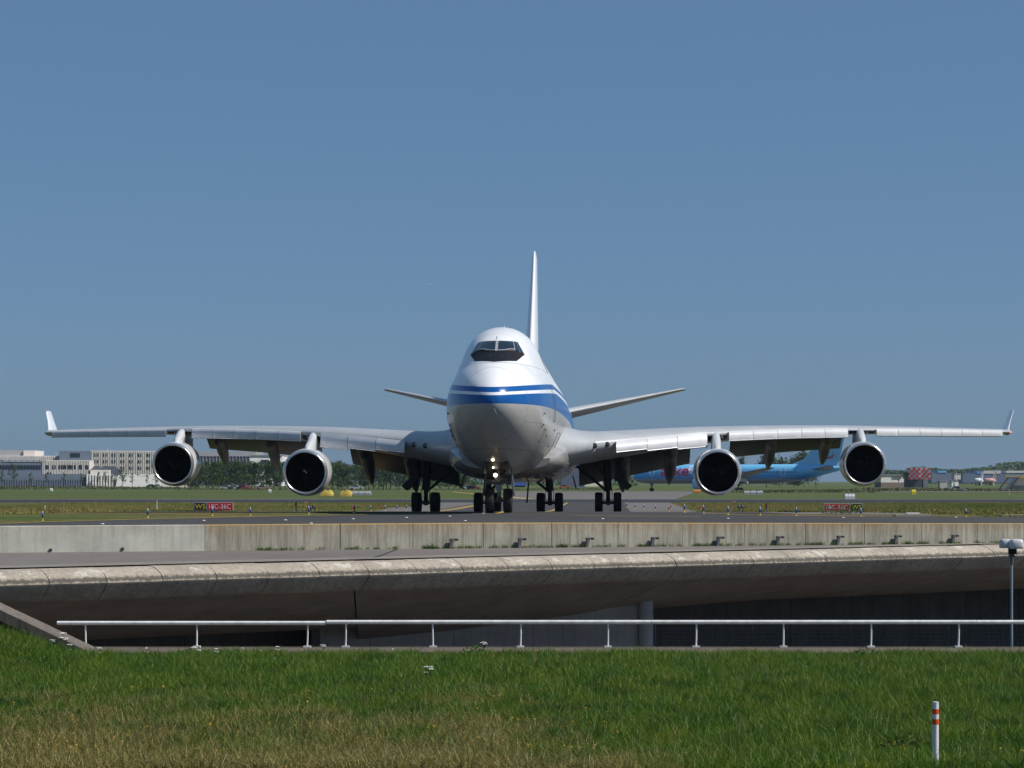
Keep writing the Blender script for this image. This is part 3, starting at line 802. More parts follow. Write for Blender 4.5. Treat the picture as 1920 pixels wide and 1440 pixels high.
# ---- tail
def surf(name, rows, mat, flip=None):
    """rows: (leading-edge point, chord, t/c, thickness direction)"""
    rings = []
    for p, c, tc, d in rows:
        r = [p+Vector((t*c, 0, 0))+d*(tc*foil(t)*c) for t in TS] + [p+Vector((t*c, 0, 0))-d*(tc*foil(t)*c) for t in TS[-2:0:-1]]
        rings.append(r)
    mb = MB(); mb.loft(rings); return mb.build(name, mat, jet, True, 50)
Yv = Vector((0, 1, 0)); Zv = Vector((0, 0, 1))
def mk_fin():
    t = NT('fin_white'); o = t.obj; x, y, z = t.sep(o)[:3]
    a = t.math('SUBTRACT', t.math('SUBTRACT', x, t.math('MULTIPLY', z, .93)), 52.3)
    d = t.math('SQRT', t.math('ADD', t.math('POWER', t.math('SUBTRACT', x, 63.6), 2.0), t.math('POWER', t.math('SUBTRACT', z, 13.3), 2.0)))
    k = t.math('MULTIPLY', t.math('LESS_THAN', d, 1.9), t.math('GREATER_THAN', t.noise(o, .9, 2, .5), .46))
    return t.out(t.mix(k, (.80, .81, .82), (.6, .03, .04)), .25, Coat_Weight=.4)
surf('tail_fin', [(Vector((52.5, 0, 8.0)), 13.5, .085, Yv), (Vector((54.0, 0, 8.9)), 12.4, .09, Yv), (Vector((64.6, 0, 18.9)), 4.4, .085, Yv), (Vector((65.2, 0, 19.4)), 3.9, .05, Yv)], mk_fin())
for s in (1, -1):
    surf('tailplane', [(Vector((57.0, s*.6, 6.95)), 9.6, .095, Zv), (Vector((58.6, s*2.2, 7.1)), 8.6, .09, Zv), (Vector((65.4, s*10.9, 9.15)), 2.7, .08, Zv), (Vector((65.8, s*11.2, 9.19)), 2.2, .06, Zv)], M['jetgrey'])

# ---- landing gear
def wheel_mesh(r, w):
    h = w/2; prof = [(-h*.72, r*.52), (-h*.9, r*.62), (-h, r*.80), (-h*.94, r*.92), (-h*.74, r*.98), (-h*.4, r*.998), (0, r), (h*.4, r*.998), (h*.74, r*.98), (h*.94, r*.92), (h, r*.8), (h*.9, r*.62), (h*.72, r*.52)]
    mb = MB(); mb.lathe(prof, (0,0,0), (0,1,0), 36); return mb.mesh('tyre', M['rubber'], True)
def hub_mesh(r, w):
    mb = MB(); mb.lathe([(-w*.3, .02), (-w*.3, r*.2), (-w*.38, r*.25), (-w*.30, r*.53), (w*.30, r*.53), (w*.38, r*.25), (w*.3, r*.2), (w*.3, .02)], (0,0,0), (0,1,0), 24); return mb.mesh('rim', M['gear'], True)
tm, hm = wheel_mesh(.622, .47), hub_mesh(.622, .47)
tn, hn = wheel_mesh(.615, .46), hub_mesh(.615, .46)
def main_gear(y, x, ztop, ytop, brace):
    mb = MB(); mb.tube((x, ytop, ztop), (x, y, 1.35), .25, .23, 18); mb.tube((x, y, 1.4), (x, y, .62), .13, n=14)
    mb.tube((x-.85, y, .60), (x+.85, y, .60), .15, n=12)
    for dx in (-.74, .74): mb.tube((x+dx, y-.62, .622), (x+dx, y+.62, .622), .085, n=10)
    gr = mb.build('landing_gear', M['geardark'], jet, True, 50)
    for dx in (-.74, .74):
        for dy in (-.56, .56):
            for me, nm in ((tm, 'tyre'), (hm, 'rim')):
                o = link(nm, me, gr); o.location = (x+dx, y+dy, .622)
    b = MB(); b.tube((x-.05, y, 1.25), (x, y+brace[0], brace[1]), .085, n=8); b.tube((x-.05, y, 1.9), (x-1.2, y+brace[0]*.4, 3.0), .05, n=8); b.build('side_brace', M['geardark'], gr, True, 50)
    b = MB(); b.tube((x-.25, y, 1.3), (x-.42, y, .95), .05, n=6); b.tube((x-.42, y, .95), (x-.2, y, .68), .05, n=6); b.build('torque_link', M['geardark'], gr)
    for q in (-.2, .22): bl = MB(); bl.path([(x-.18, y+q, 1.6), (x-.24, y+q*1.25, 1.1), (x-.5, y+q*1.1, .75)], .022, 5); bl.build('brake_hose', M['geardark'], gr)
    return gr
for s in (1, -1):
    gw = main_gear(s*5.5, 31.7, 3.7, s*5.35, (-s*1.9, 2.85))
    mb = MB(); mb.prism([(31.2, s*5.95, 3.5), (31.2, s*6.4, 3.3), (31.2, s*6.25, 2.1), (31.2, s*5.9, 1.9)], (1.7, 0, 0)); mb.build('gear_door', M['geardark'], gw)
    mb = MB(); mb.prism([(31.0, s*5.85, 2.05), (31.0, s*6.10, 2.35), (31.0, s*6.95, 1.62), (31.0, s*6.65, 1.36)], (1.6, 0, 0)); mb.build('gear_door', M['geardark'], gw)
    gb = main_gear(s*1.92, 34.6, 2.6, s*1.85, (-s*1.25, 2.3))
    mb = MB(); mb.prism([(33.4, s*3.3, 2.3), (33.4, s*3.36, 2.3), (33.4, s*3.56, 1.5), (33.4, s*3.50, 1.5)], (2.4, 0, 0)); mb.build('gear_door', M['geardark'], gb)
    mb = MB(); mb.prism([(33.2, s*.62, 2.0), (33.2, s*.70, 2.0), (33.2, s*.60, .62), (33.2, s*.50, .62)], (.25, 0, 0)); mb.build('gear_door', M['geardark'], gb)
# nose gear
mb = MB(); mb.tube((7.8, 0, 2.7), (7.8, 0, 1.2), .16, .15, 16); mb.tube((7.8, 0, 1.25), (7.8, 0, .62), .10, n=14); mb.tube((7.8, -.5, .615), (7.8, .5, .615), .075, n=12)
ngr = mb.build('nose_gear', M['gear'], jet, True, 50)
for dy in (-.455, .455):
    for me, nm in ((tn, 'tyre'), (hn, 'rim')): o = link(nm, me, ngr); o.location = (7.8, dy, .615)
b = MB(); b.box(7.55, 7.72, -.2, .2, 1.42, 1.88); b.tube((7.6, -.62, 1.56), (7.6, .62, 1.56), .10, n=12); b.tube((7.52, -.62, 1.56), (7.52, -.42, 1.56), .14, n=12); b.tube((7.52, .62, 1.56), (7.52, .42, 1.56), .14, n=12)
b.build('steering_unit', M['gear'], ngr, True, 50)
b = MB(); b.prism([(7.50, -.20, 1.42), (7.50, .20, 1.42), (7.42, .05, .98), (7.42, -.05, .98)], (.05, 0, 0)); b.tube((7.42, -.14, 1.35), (7.40, 0, .95), .03, n=6); b.tube((7.42, 0, .98), (7.62, -.18, .66), .035, n=6); b.tube((7.42, 0, .98), (7.62, .1, .66), .035, n=6); b.build('torque_link', plain('gear_light_grey', (.26, .28, .31), .4, .3), ngr)
b = MB(); b.tube((7.7, .25, 2.0), (9.8, .3, 2.5), .07, n=8); b.tube((7.7, -.25, 2.0), (9.8, -.3, 2.5), .07, n=8); b.build('drag_brace', M['geardark'], ngr)
for s in (1, -1):
    mb = MB(); mb.prism([(7.1, s*.62, 2.25), (7.1, s*.66, 2.25), (7.1, s*.80, .92), (7.1, s*.74, .86)], (1.5, 0, 0)); mb.build('gear_door', M['gear'] if s < 0 else M['geardark'], ngr)
    mb = MB(); mb.prism([(5.0, s*.56, 2.55), (5.0, s*.59, 2.55), (5.0, s*.64, 1.95), (5.0, s*.61, 1.95)], (2.0, 0, 0)); mb.build('gear_door', M['geardark'], ngr)
mb = MB(); mb.prism([(5.2, -.52, 2.46), (7.0, -.52, 2.22), (8.9, -.52, 2.08), (8.9, -.52, 2.6), (5.2, -.52, 2.8)], (0, 1.04, 0)); mb.build('gear_bay', M['geardark'], ngr)
M['lampon'] = emis('gear_lamp_lit', (1.0, .86, .62), 6.0)
for y, z, r, lit in ((.16, 2.62, .075, 1), (.16, 2.24, .05, 1), (.16, 1.90, .10, 1), (-.14, 1.90, .10, 0), (.13, 1.62, .05, 0), (-.13, 1.62, .05, 0)):
    mb = MB(); xq = 7.35 if z < 2 else 5.15 if z < 2.5 else nose_x(y, z)-.02
    mb.lathe([(-.015, .005), (-.015, r*.9), (.0, r), (.1, r*.8)], (xq, y, z), (1, 0, 0), 16)
    mb.build('taxi_light', M['lampon'] if lit else M['glass'], ngr, True)
mb = MB(); mb.tube((7.45, -.2, 1.9), (7.45, .25, 1.9), .05, n=8); mb.build('lamp_bracket', M['gear'], ngr)
# ------------------------------------------------------------------ handrails on the kerb wall
M['rail'] = plain('rail_white', (.78, .78, .76), .4, var=.22, scale=5)
def handrail(px0, px1, py, posts, label):
    z = CAMZ-(py-HOR)*RY/FPX; x0, x1 = (px0-960)*RY/FPX, (px1-960)*RY/FPX; zb = -1.318
    o = thing('handrail', label, 'handrail', (x0, RY, zb))
    O = Vector((x0, RY, zb))
    n = max(1, int((x1-x0)/6.6)); 
    for i in range(n):
        a, b = x0+(x1-x0)*i/n+.004, x0+(x1-x0)*(i+1)/n-.004
        mb = MB(); mb.tube(Vector((a, RY, z))-O, Vector((b, RY, z))-O, .052, n=16); mb.build('rail', M['rail'], o, True, 50)
    rr = random.Random(int(px0))
    for p in posts:
        x = (p-960)*RY/FPX; j = rr.uniform(-.02, .02); mb = MB()
        mb.path([Vector((x, RY, zb))-O, Vector((x+j*.5, RY-.005, zb+.25))-O, Vector((x+j, RY, z-.03))-O], .023, 8); pp = mb.build('post', M['rail'], o, True, 50)
        mb = MB(); mb.box(x-.095, x+.095, RY-.09, RY+.09, 0, .045); ob = mb.build('base_plate', plain('base_plate_white', (.66, .66, .63), .5, var=.2) if 'bp' not in M else M['bp'], pp); ob.location = (-x0, -RY, 0)
        M['bp'] = ob.data.materials[0]
    return o
handrail(107, 610.5, 1168.2, (161, 369, 576), 'shorter white tubular handrail at the left, beside the wing wall')
handrail(612, 2440, 1166.4, (648, 812, 976, 1140, 1305, 1469, 1633, 1797, 1961, 2125, 2289), 'long white tubular handrail on the kerb running off to the right')
# mesh fence behind the rail, right of the column
fe = thing('mesh_fence', 'dark wire mesh fence behind the handrail right of the column', 'fence', at(1228, 1215, 66.0))
FO = at(1228, 1215, 66.0); fw_ = MB(); x0 = 0
zt = at(1228, 1176, 66.0).z-FO.z
for i in range(68): x = i*.195; fw_.tube((x, 0, -.5), (x, 0, zt), .006, n=4)
for j in range(6): z = zt*(j+.3)/5; fw_.tube((0, 0, z-.06), (13.2, 0, z-.06), .006, n=4)
kind(fw_.build('wire_mesh', M['geardark'], fe), 'stuff')
for i in range(6):
    mb = MB(); mb.tube((i*2.63, .03, -4), (i*2.63, .03, zt+.03), .02, n=8); mb.build('fence_post', M['geardark'], fe)

# ------------------------------------------------------------------ sensor mast and marker post in front
mp = at(1897, 1215, 64.6)
mast = thing('sensor_mast', 'thin grey-blue mast with two white sensor housings behind the right handrail', 'mast', (mp.x, mp.y, -6))
zt = at(1897, 1030, 64.6).z
mb = MB(); mb.tube((0, 0, 0), (0, 0, zt+6), .032, .030, 14); mb.build('pole', plain('mast_galvanised', (.36, .43, .50), .35, .4), mast, True, 50)
def housing(dx, dy, w, d, h, z):
    mb = MB(); rings = []
    for t, k in ((0, .86), (.06, .95), (.25, 1.0), (.6, .98), (.85, .90), (.97, .72), (1.0, .5)):
        rings.append([Vector((dx+math.copysign(abs(math.cos(a))**.6, math.cos(a))*w/2*k, dy+math.copysign(abs(math.sin(a))**.6, math.sin(a))*d/2*k, z+h*t)) for a in [2*math.pi*i/24 for i in range(24)]])
    mb.loft(rings); return mb
ph = 1/71.2
zz = zt+6
housing(.10, -.10, 27*ph, .34, 18*ph, zz+.02).build('sensor_housing', plain('housing_white', (.62, .62, .61), .4), mast, True, 60)
housing(-.13, .12, 24*ph, .34, 17*ph, zz+.03).build('sensor_housing', plain('housing_grey', (.50, .51, .52), .4), mast, True, 60)
mb = MB(); mb.tube((.02, 0, zz-.13), (.02, 0, zz+.05), .115, n=16); mb.build('socket', M['black'], mast, True, 50)
mb = MB(); mb.tube((0, 0, zz-.4), (0, 0, zz-.1), .045, .055, 12); mb.tube((-.08, 0, zz-.17), (.08, 0, zz-.17), .03, n=8); mb.build('clamp', M['gear'], mast, True, 50)
pp = Vector(((1754-960)*34.2/FPX, 34.2, 0)); gz = gn(pp.x, pp.y)
post = thing('marker_post', 'white marker post with two orange bands standing in the grass', 'post', (pp.x, pp.y, gz-.1))
ztop = at(1754, 1317.5, 34.2).z-gz+.1
mb = MB(); mb.tube((0, 0, 0), (0, 0, ztop), .045, n=24); mb.build('pole', plain('post_white', (.74, .74, .74), .4, var=.12, scale=6), post, True, 50)
mb = MB(); mb.lathe([(0, .046), (.012, .044), (.018, .03), (.019, .002)], (0, 0, ztop-.002), (0, 0, 1), 24, False); mb.build('cap', plain('post_cap', (.5, .51, .5), .5), post, True, 50)
ppm = 34.2/FPX
for a, b in ((1329, 1338.5), (1348, 1358)):
    mb = MB(); mb.tube((0, 0, ztop-(b-1317.5)*ppm), (0, 0, ztop-(a-1317.5)*ppm), .0475, n=24, cap=False); mb.build('band', plain('orange_reflective_%d' % a, (.72, .085, .012), .35, var=.1), post, True)

# ------------------------------------------------------------------ low lamps along the wall
lamp_px = [845, 973, 1100, 1222, 1345, 1457, 1570, 1678, 1785]
lm = MB()
lm.prism([(-.07, -.05, 0), (.05, -.05, 0), (.12, -.05, .30), (.0, -.05, .30)], (0, .1, 0)); arm_me = lm.mesh('stem', M['gear'])
lm = MB(); lm.prism([(-.015, -.065, .295), (.29, -.065, .295), (.30, -.065, .355), (.28, -.065, .375), (.0, -.065, .375), (-.015, -.065, .35)], (0, .13, 0)); head_me = lm.mesh('lamp_head', M['gear'])
lm = MB(); lm.box(.15, .304, -.068, -.03, .29, .35); lens_me = lm.mesh('lens', M['black'])
for i, px in enumerate(lamp_px):
    p = wall_hit(px-4, 0)+wn_*.16; z0 = .41-.0055*p.x-.01
    o = thing('wall_lamp', 'small dark angled lamp at the wall foot, %s from left' % ORD[i], 'lamp', (p.x, p.y, z0), (0, 0, math.atan2(wd.y, wd.x)), 'low lamps along the retaining wall')
    link('stem', arm_me, o); h = link('lamp_head', head_me, o); link('lens', lens_me, h)

# ------------------------------------------------------------------ airfield signs, edge lights, stakes
M['signred'] = plain('sign_red', (.66, .012, .035), .4, var=.06)
M['signblack'] = plain('sign_black', (.012, .012, .012), .4)
M['signframe'] = plain('sign_frame', (.50, .50, .48), .4)
M['signwhite'] = plain('sign_white', (.85, .85, .85), .4, var=.05)
M['signyellow'] = plain('sign_yellow', (.85, .66, .03), .4, var=.05)
def text_mesh(body, height, mat, name='lettering', ext=.004, squeeze=1.0, bold=.0):
    cu = bpy.data.curves.new(name, 'FONT'); cu.body = body; cu.size = 1; cu.extrude = 0; cu.offset = bold; cu.align_x = 'CENTER'; cu.align_y = 'CENTER'
    ob = bpy.data.objects.new('tmp', cu); col.objects.link(ob)
    dg = bpy.context.evaluated_depsgraph_get(); me = bpy.data.meshes.new_from_object(ob.evaluated_get(dg)); bpy.data.objects.remove(ob)
    co = np.array([v.co[:] for v in me.vertices]); mn, mx = co.min(0), co.max(0); k = height/(mx[1]-mn[1])
    for v in me.vertices: v.co = ((v.co.x-(mn[0]+mx[0])/2)*k*squeeze, 0, (v.co.y-(mn[1]+mx[1])/2)*k)
    me.materials.clear(); me.materials.append(mat); me.name = name; return me
def sign(px0, px1, py0, py1, order, Y, label):
    k = Y/FPX; base = Vector(((px0+px1)/2*k-960*k, Y, 0)); gz = g(base.x, Y); base.z = gz
    w = (px1-px0)*k; z0 = CAMZ-(py1-HOR)*k-gz; z1 = CAMZ-(py0-HOR)*k-gz
    o = thing('taxiway_sign', label, 'sign', base)
    def board(xa, xb, body, bm_, tm_):
        mb = MB(); mb.box(xa, xb, -.10, .10, z0, z1); f = mb.build('panel_frame', M['signframe'], o)
        e = .045; mb = MB(); mb.box(xa+e, xb-e, -.115, -.103, z0+e, z1-e); mb.build('face', bm_, f)
        me = text_mesh(body, (z1-z0)*.56, tm_, 'lettering', bold=.003); co = [v.co.x for v in me.vertices]; ww = max(co)-min(co)
        sq = min(1.15, (xb-xa)*.82/ww)
        for v in me.vertices: v.co.x *= sq
        t = link('lettering', me, f); t.location = ((xa+xb)/2, -.121, (z0+z1)/2)
        for lx in (xa+.2, xb-.2):
            mb = MB(); mb.box(lx-.03, lx+.03, -.03, .03, -.1, z0); mb.build('leg', M['geardark'], o)
    f = 24.0/73; 
    if order == 'bw': board(-w/2, -w/2+w*.315, 'W5', M['signblack'], M['signyellow']); board(-w/2+w*.325, w/2, '18C-36C', M['signred'], M['signwhite'])
    else: board(-w/2, -w/2+w*.665, '18C-36C', M['signred'], M['signwhite']); board(-w/2+w*.69, w/2, 'W5', M['signblack'], M['signyellow'])
    return o
sign(364, 437.5, 941.8, 957.2, 'bw', 205, 'black W5 and red 18C-36C taxiway sign left of the jet')
sign(1545, 1617, 944, 958, 'wb', 205, 'red 18C-36C and black W5 taxiway sign right of the jet')

M['mblue'] = plain('marker_blue', (.012, .075, .32), .45)
M['myellow'] = plain('marker_yellow', (.70, .47, .06), .5)
M['mwhite'] = plain('marker_white', (.72, .72, .70), .4)
def light_meshes():
    a = MB(); a.tube((0, 0, 0), (0, 0, .14), .022, n=8); a.lathe([(0, .06), (.02, .05), (.02, .005)], (0, 0, 0), (0, 0, 1), 10, False)
    b = MB(); b.tube((0, 0, .13), (0, 0, .33), .042, n=10)
    c = MB(); c.lathe([(0, .026), (.035, .026), (.055, .012), (.058, .001)], (0, 0, .33), (0, 0, 1), 10, False)
    return a.mesh('stem', M['myellow'], True), b.mesh('reflector_sleeve', M['mblue'], True), c.mesh('lamp_cap', M['mwhite'], True)
EL = light_meshes()
edge = [(80, 976), (277, 971), (398, 967.5), (469, 966.8), (579, 964.6), (664, 961.5), (695, 958.5), (722, 957.5), (744, 957), (762, 956.5), (1175, 951.5), (1191, 954), (1208, 955), (1229, 957), (1254, 959), (1283, 960.5), (1319, 962.5), (1365, 965), (1425, 965.8), (1493, 967), (1614, 968.2), (1811, 969)]
for i, (px, py) in enumerate(edge):
    p = pick(px, py)
    o = thing('edge_light', 'blue taxiway edge light on a yellow stem, %s from left' % ORD[i], 'light', p, (0, 0, 0), 'blue taxiway edge lights')
    h = {80: 17, 277: 17, 398: 17, 469: 15.5}.get(px, None)
    s_ = (15.5*p.y/FPX/.388 if px < 1700 else 1.0) if h is None else h*p.y/FPX/.388
    s_ = min(max(s_, .9), 1.35); o.scale = (s_, s_, s_)
    for me in EL: link(me.name.split('.')[0], me, o)
def stake(px, py0, py1, Y, label, top=None):
    k = Y/FPX; x = (px-960)*k; gz = g(x, Y); h = max(CAMZ-(py0-HOR)*k-gz, .3)
    o = thing('marker_stake', label, 'stake', (x, Y, gz)); mb = MB(); mb.tube((0, 0, -.1), (0, 0, h), .045, n=8); mb.build('pole', M['mwhite'], o)
    if top: mb = MB(); mb.tube((0, 0, h-.28), (0, 0, h+.01), .05, n=8); mb.build('top_band', top, o)
M['mred'] = plain('marker_red', (.45, .03, .025), .5)
stake(555, 942, 963, 150, 'thin white stake right of the left taxiway sign', M['mred'])
stake(1436.5, 945, 962, 155, 'thin white stake with red top between right edge lights', M['mred'])
stake(294, 938, 950, 240, 'pale stake in the left grass near the runway', plain('stake_tan', (.6, .4, .3), .6))
stake(84, 948, 957, 200, 'thin pale stake behind the far-left edge light')
stake(1892.5, 919, 930, 500, 'pale stake at the far right beyond the runway')
def wigwag(px, py, Y, label):
    k = Y/FPX; x = (px-960)*k; gz = g(x, Y); z = CAMZ-(py-HOR)*k-gz
    o = thing('guard_light', label, 'light', (x, Y, gz)); mb = MB(); mb.box(-.22, .22, -.06, .06, z-.10, z+.10); b = mb.build('housing', M['black'], o)
    for s in (-1, 1):
        mb = MB(); mb.lathe([(0, .085), (.03, .075), (.032, .01)], (s*.11, -.062, z), (0, -1, 0), 14, True); mb.build('lens', plain('lens_grey_%d_%d' % (px, s), (.22, .23, .25), .2), b, True)
        mb = MB(); mb.tube((s*.12, 0, -.1), (s*.12, 0, z-.08), .03, n=8); mb.build('leg', M['geardark'], o)
    mb = MB(); mb.tube((-.42, 0, -.1), (-.42, 0, z+.26), .03, n=8); mb.build('pole', plain('pole_tan_%d' % px, (.30, .2, .08), .6), o)
    mb = MB(); mb.box(-.54, -.34, -.06, .06, z+.24, z+.36); mb.build('lamp', plain('lamp_orange_%d' % px, (.55, .32, .2), .5), o)
wigwag(586, 950.5, 165, 'twin-lens black guard light beside the left edge lights')
wigwag(1389, 949.5, 165, 'twin-lens black guard light right of the jet')
for i, (px, py) in enumerate([(660.5, 957.5), (714.5, 957), (1257.5, 955), (1313, 957)]):
    p = pick(px, py); o = thing('red_light', 'small red stop light on a short yellow stem, %s from left' % ORD[i], 'light', p, group='red stop lights')
    mb = MB(); mb.tube((0, 0, 0), (0, 0, .22), .03, n=8); mb.build('stem', M['myellow'], o)
    mb = MB(); mb.lathe([(0, .07), (.1, .09), (.18, .08), (.22, .01)], (0, 0, .2), (0, 0, 1), 12, True); mb.build('lens', M['mred'], o, True)
# flush taxiway lights
for i, (px, py) in enumerate([(192, 982.5), (382, 976), (535, 975), (583, 981), (662, 973), (762, 970.5), (843, 968), (872, 976.5), (1365, 972), (1130, 972.5), (1581, 970.2), (1792, 969.8), (906, 962.5)]):
    p = pick(px, py); mb = MB(); mb.lathe([(0, .075), (.018, .065), (.022, .03), (.022, .004)], (0, 0, 0), (0, 0, 1), 14, False)
    o = mb.build('flush_light', M['mwhite'], None, True); o.location = p+Vector((0, 0, -.004))
    tag(o, 'round white flush light set in the dark asphalt, %s nearest column from left' % ORD[[192,382,535,583,662,762,843,872,906,1130,1365,1581,1792].index(px)], 'light', 'flush lights in the taxiway')
# concrete pads and low white boxes at the right verge
p = pick(1711, 967.0); mb = MB(); mb.box(-.9, .9, -.5, .5, -.1, .07); o = thing('drain_cover', 'pale concrete pad with white box on the right verge', 'pad', p); mb.build('slab', M['conc_pale'], o)
mb = MB(); mb.box(-.32, .32, -.2, .2, .074, .16); mb.build('lid', M['mwhite'], o)
p = pick(1905, 967.6); mb = MB(); mb.box(-.8, .9, -.5, .5, -.1, .07); o = tag(mb.build('drain_cover', M['conc_pale']), 'pale concrete pad at the far right verge', 'pad'); o.location = p
# ------------------------------------------------------------------ far buildings, from left to right
def fbox(mb, px0, px1, py0, py1, Y, depth=20):
    a = at(px0, py1, Y); b = at(px1, py0, Y); mb.box(a.x, b.x, Y, Y+depth, a.z, b.z); return mb
M['bconc'] = plain('facade_concrete', (.62, .59, .54), .8, var=.1, scale=.2)
M['bblueshade'] = plain('facade_shade_blue', (.115, .145, .20), .6, var=.1, scale=.2)  # shade on the terminal's sunless blocks is put into this colour
M['bwhite'] = plain('facade_white', (.70, .69, .67), .7, var=.06, scale=.2)
M['bgrey'] = plain('facade_grey', (.30, .30, .31), .7, var=.1, scale=.2)
M['bwin'] = plain('far_window', (.018, .024, .035), .15)
M['bshade'] = plain('facade_dark', (.075, .085, .105), .6, var=.15, scale=.2)
YT = 1000.0
tb = thing('terminal_building', 'long pale ribbed concrete terminal with small paired windows at the far left', 'building', (at(180, 900, YT).x, YT, 0))
TO = Vector((at(180, 900, YT).x, YT, 0))
def tpart(name, mat, boxes, Y=YT, depth=20, kind_=None, parent=None):
    mb = MB()
    for b in boxes: fbox(mb, *b, Y, depth)
    mb.v = [tuple(Vector(p)-TO) for p in mb.v]
    o = mb.build(name, mat, parent or tb)
    if kind_: kind(o, kind_)
    return o
wallA = tpart('wall', M['bconc'], [(170, 335, 845.5, 916)], YT+.6)
tpart('facade_ribs', M['bconc'], [(170+i*3.05, 170+i*3.05+1.3, 844.8, 890) for i in range(54)], YT-.1, .8, 'stuff')
for r_, (a, b) in enumerate(((850, 856), (862.3, 868), (874.5, 880.3))):
    for c_ in range(9):
        x = 177.3+c_*15.1
        if r_ == 2 and x < 215: continue
        for d in (0, 4): tpart('window', M['bwin'], [(x+d, x+d+2.0, a, b)], YT-.25, .6)
tpart('end_block', M['bblueshade'], [(117, 170, 845.8, 864)], YT-4)
for i in range(5): tpart('window', M['bwin'], [(136.5+i*3.4, 138.6+i*3.4, 849.5, 857.5)], YT-4.3, .5)
wB = tpart('lower_wing', M['bconc'], [(88.5, 169, 863.5, 890)], YT-9)
tpart('facade_ribs', M['bconc'], [(88.5+i*2.7, 88.5+i*2.7+1.2, 863, 889) for i in range(30)], YT-9.5, .6, 'stuff')
for x in (94, 97.5, 105.3, 109, 116.5, 120, 123.5, 127, 131, 134.5, 138, 142, 150, 153.5, 161, 165): tpart('window', M['bwin'], [(x, x+1.9, 872, 879.5)], YT-9.7, .6)
for x in (97, 101): tpart('window', M['bwin'], [(x, x+1.8, 885, 888.6)], YT-9.7, .6)
tpart('shaded_wing', M['bblueshade'], [(-40, 88.3, 863, 892)], YT-9.2)
for i in range(24): tpart('window', M['bwin'], [(-32+i*5.0, -29.6+i*5.0, 872, 879.5)], YT-9.6, .6)
tpart('upper_floor', M['bconc'], [(-40, 116, 855.3, 864)], YT+2)
tpart('facade_ribs', M['bconc'], [(-40+i*3.3, -38.6+i*3.3, 855, 863.5) for i in range(47)], YT+1.5, .6, 'stuff')
for i in range(7):
    mb = MB(); a = at(27+i*10.2-4.6, 866.5, YT-9.5); w = 9.2*YT/FPX
    mb.prism([a+Vector((w/2-w/2*math.cos(t), 0, w*.42*math.sin(t)))-TO for t in [math.pi*k/10 for k in range(11)]], (0, .5, 0)); mb.build('roof_arch', M['bgrey'], tb)
tpart('roof_house', M['bgrey'], [(10, 57.5, 845, 856)], YT+6)
tpart('roof_house', plain('facade_pink', (.62, .56, .52), .7), [(57.7, 76.5, 845.3, 855.5)], YT+5)
tpart('base', M['bblueshade'], [(-40, 168, 889.6, 900.2)], YT-12.5)
tpart('base_recess', M['bshade'], [(-40, 168, 899, 913)], YT-12)  # shade inside the colonnade painted as a dark tone
tpart('base_pier', M['bblueshade'], [(-40+i*4.1, -37.9+i*4.1, 896, 913) for i in range(51)], YT-12.6, .5, 'stuff')
for i in range(10): tpart('white_fin', M['bwhite'], [(163+i*4.8, 165.3+i*4.8, 888.8, 912)], YT-14, 1.5)
tpart('back_panel', M['bgrey'], [(161, 216, 892, 912)], YT-12.8, .6)
mb = MB(); pts = []
for i, c in enumerate((217, 233, 252.5, 270)):
    for k in range(9):
        t = math.pi*k/8; pts.append(at(c+8.6-9.4*math.cos(t), 893.5-4.8*math.sin(t), YT-15))
pts = [at(213, 913, YT-15)]+pts+[at(292, 913, YT-15)]
mb.prism([p-TO for p in pts], (0, .8, 0)); mb.build('scalloped_screen', M['bwhite'], tb)
mb = MB(); pts = [at(169.5, 880, YT-10)]
for i, c in enumerate((180, 195, 208)):
    for k in range(9): t = math.pi*k/8; pts.append(at(c-7*math.cos(t), 878.5-5*math.sin(t), YT-10))
pts += [at(222, 881, YT-10), at(222, 893, YT-10), at(169.5, 893, YT-10)]
mb.prism([p-TO for p in pts], (0, 3, 0)); mb.build('arched_canopy', M['bshade'], tb)
tpart('link_block', M['bconc'], [(169.5, 203, 881, 893)], YT-12.2, 2)
for px, pt in ((112, 849.5), (200, 840), (285, 842)):
    mb = MB(); a = at(px, pt, YT+5); mb.tube(a-TO, a-TO+Vector((0, 0, -3)), .25, n=6); mb.build('roof_mast', M['bgrey'], tb)

def shear(root, k):      # turn the front of a far building towards the sun side
    for c in root.children:
        for v in c.data.vertices: v.co.y += k*v.co.x
shear(tb, .55)
def building(name, label, cat, Y, px, parts):
    O = Vector((at(px, 900, Y).x, Y, 0)); o = thing(name, label, cat, O)
    for nm, mat, box, dy, dep in parts:
        mb = MB(); fbox(mb, *box, Y+dy, dep); mb.v = [tuple(Vector(p)-O) for p in mb.v]; mb.build(nm, mat, o)
    shear(o, .45); return o
building('grey_hangar', 'pale flat hangar roof beyond the trees left of the inner engine', 'building', 1300, 420,
  [('wall', M['bshade'], (330, 476, 855.5, 912), 0, 40), ('fascia', M['bgrey'], (328, 477, 846.5, 855.6), -.6, 41)] + [('column', M['bgrey'], (335+i*5.9, 335.8+i*5.9, 855, 872), -.5, .6) for i in range(23)])
building('white_hangar', 'white hangar with a dark window strip beyond the tree row', 'building', 1250, 500,
  [('wall', M['bwhite'], (470, 528, 854, 912), 0, 40), ('window_strip', M['bwin'], (490, 504, 862, 869), -.4, .6), ('roof', M['bgrey'], (469, 529, 852.6, 854.1), -.8, 42)])
building('blue_shed', 'dark blue-grey shed behind the right main landing gear', 'building', 900, 1090,
  [('wall', plain('shed_blue', (.06, .08, .13), .7), (1052, 1096, 874, 914), 0, 20), ('roof', M['bshade'], (1051, 1097, 872.5, 874.1), -.5, 21)])
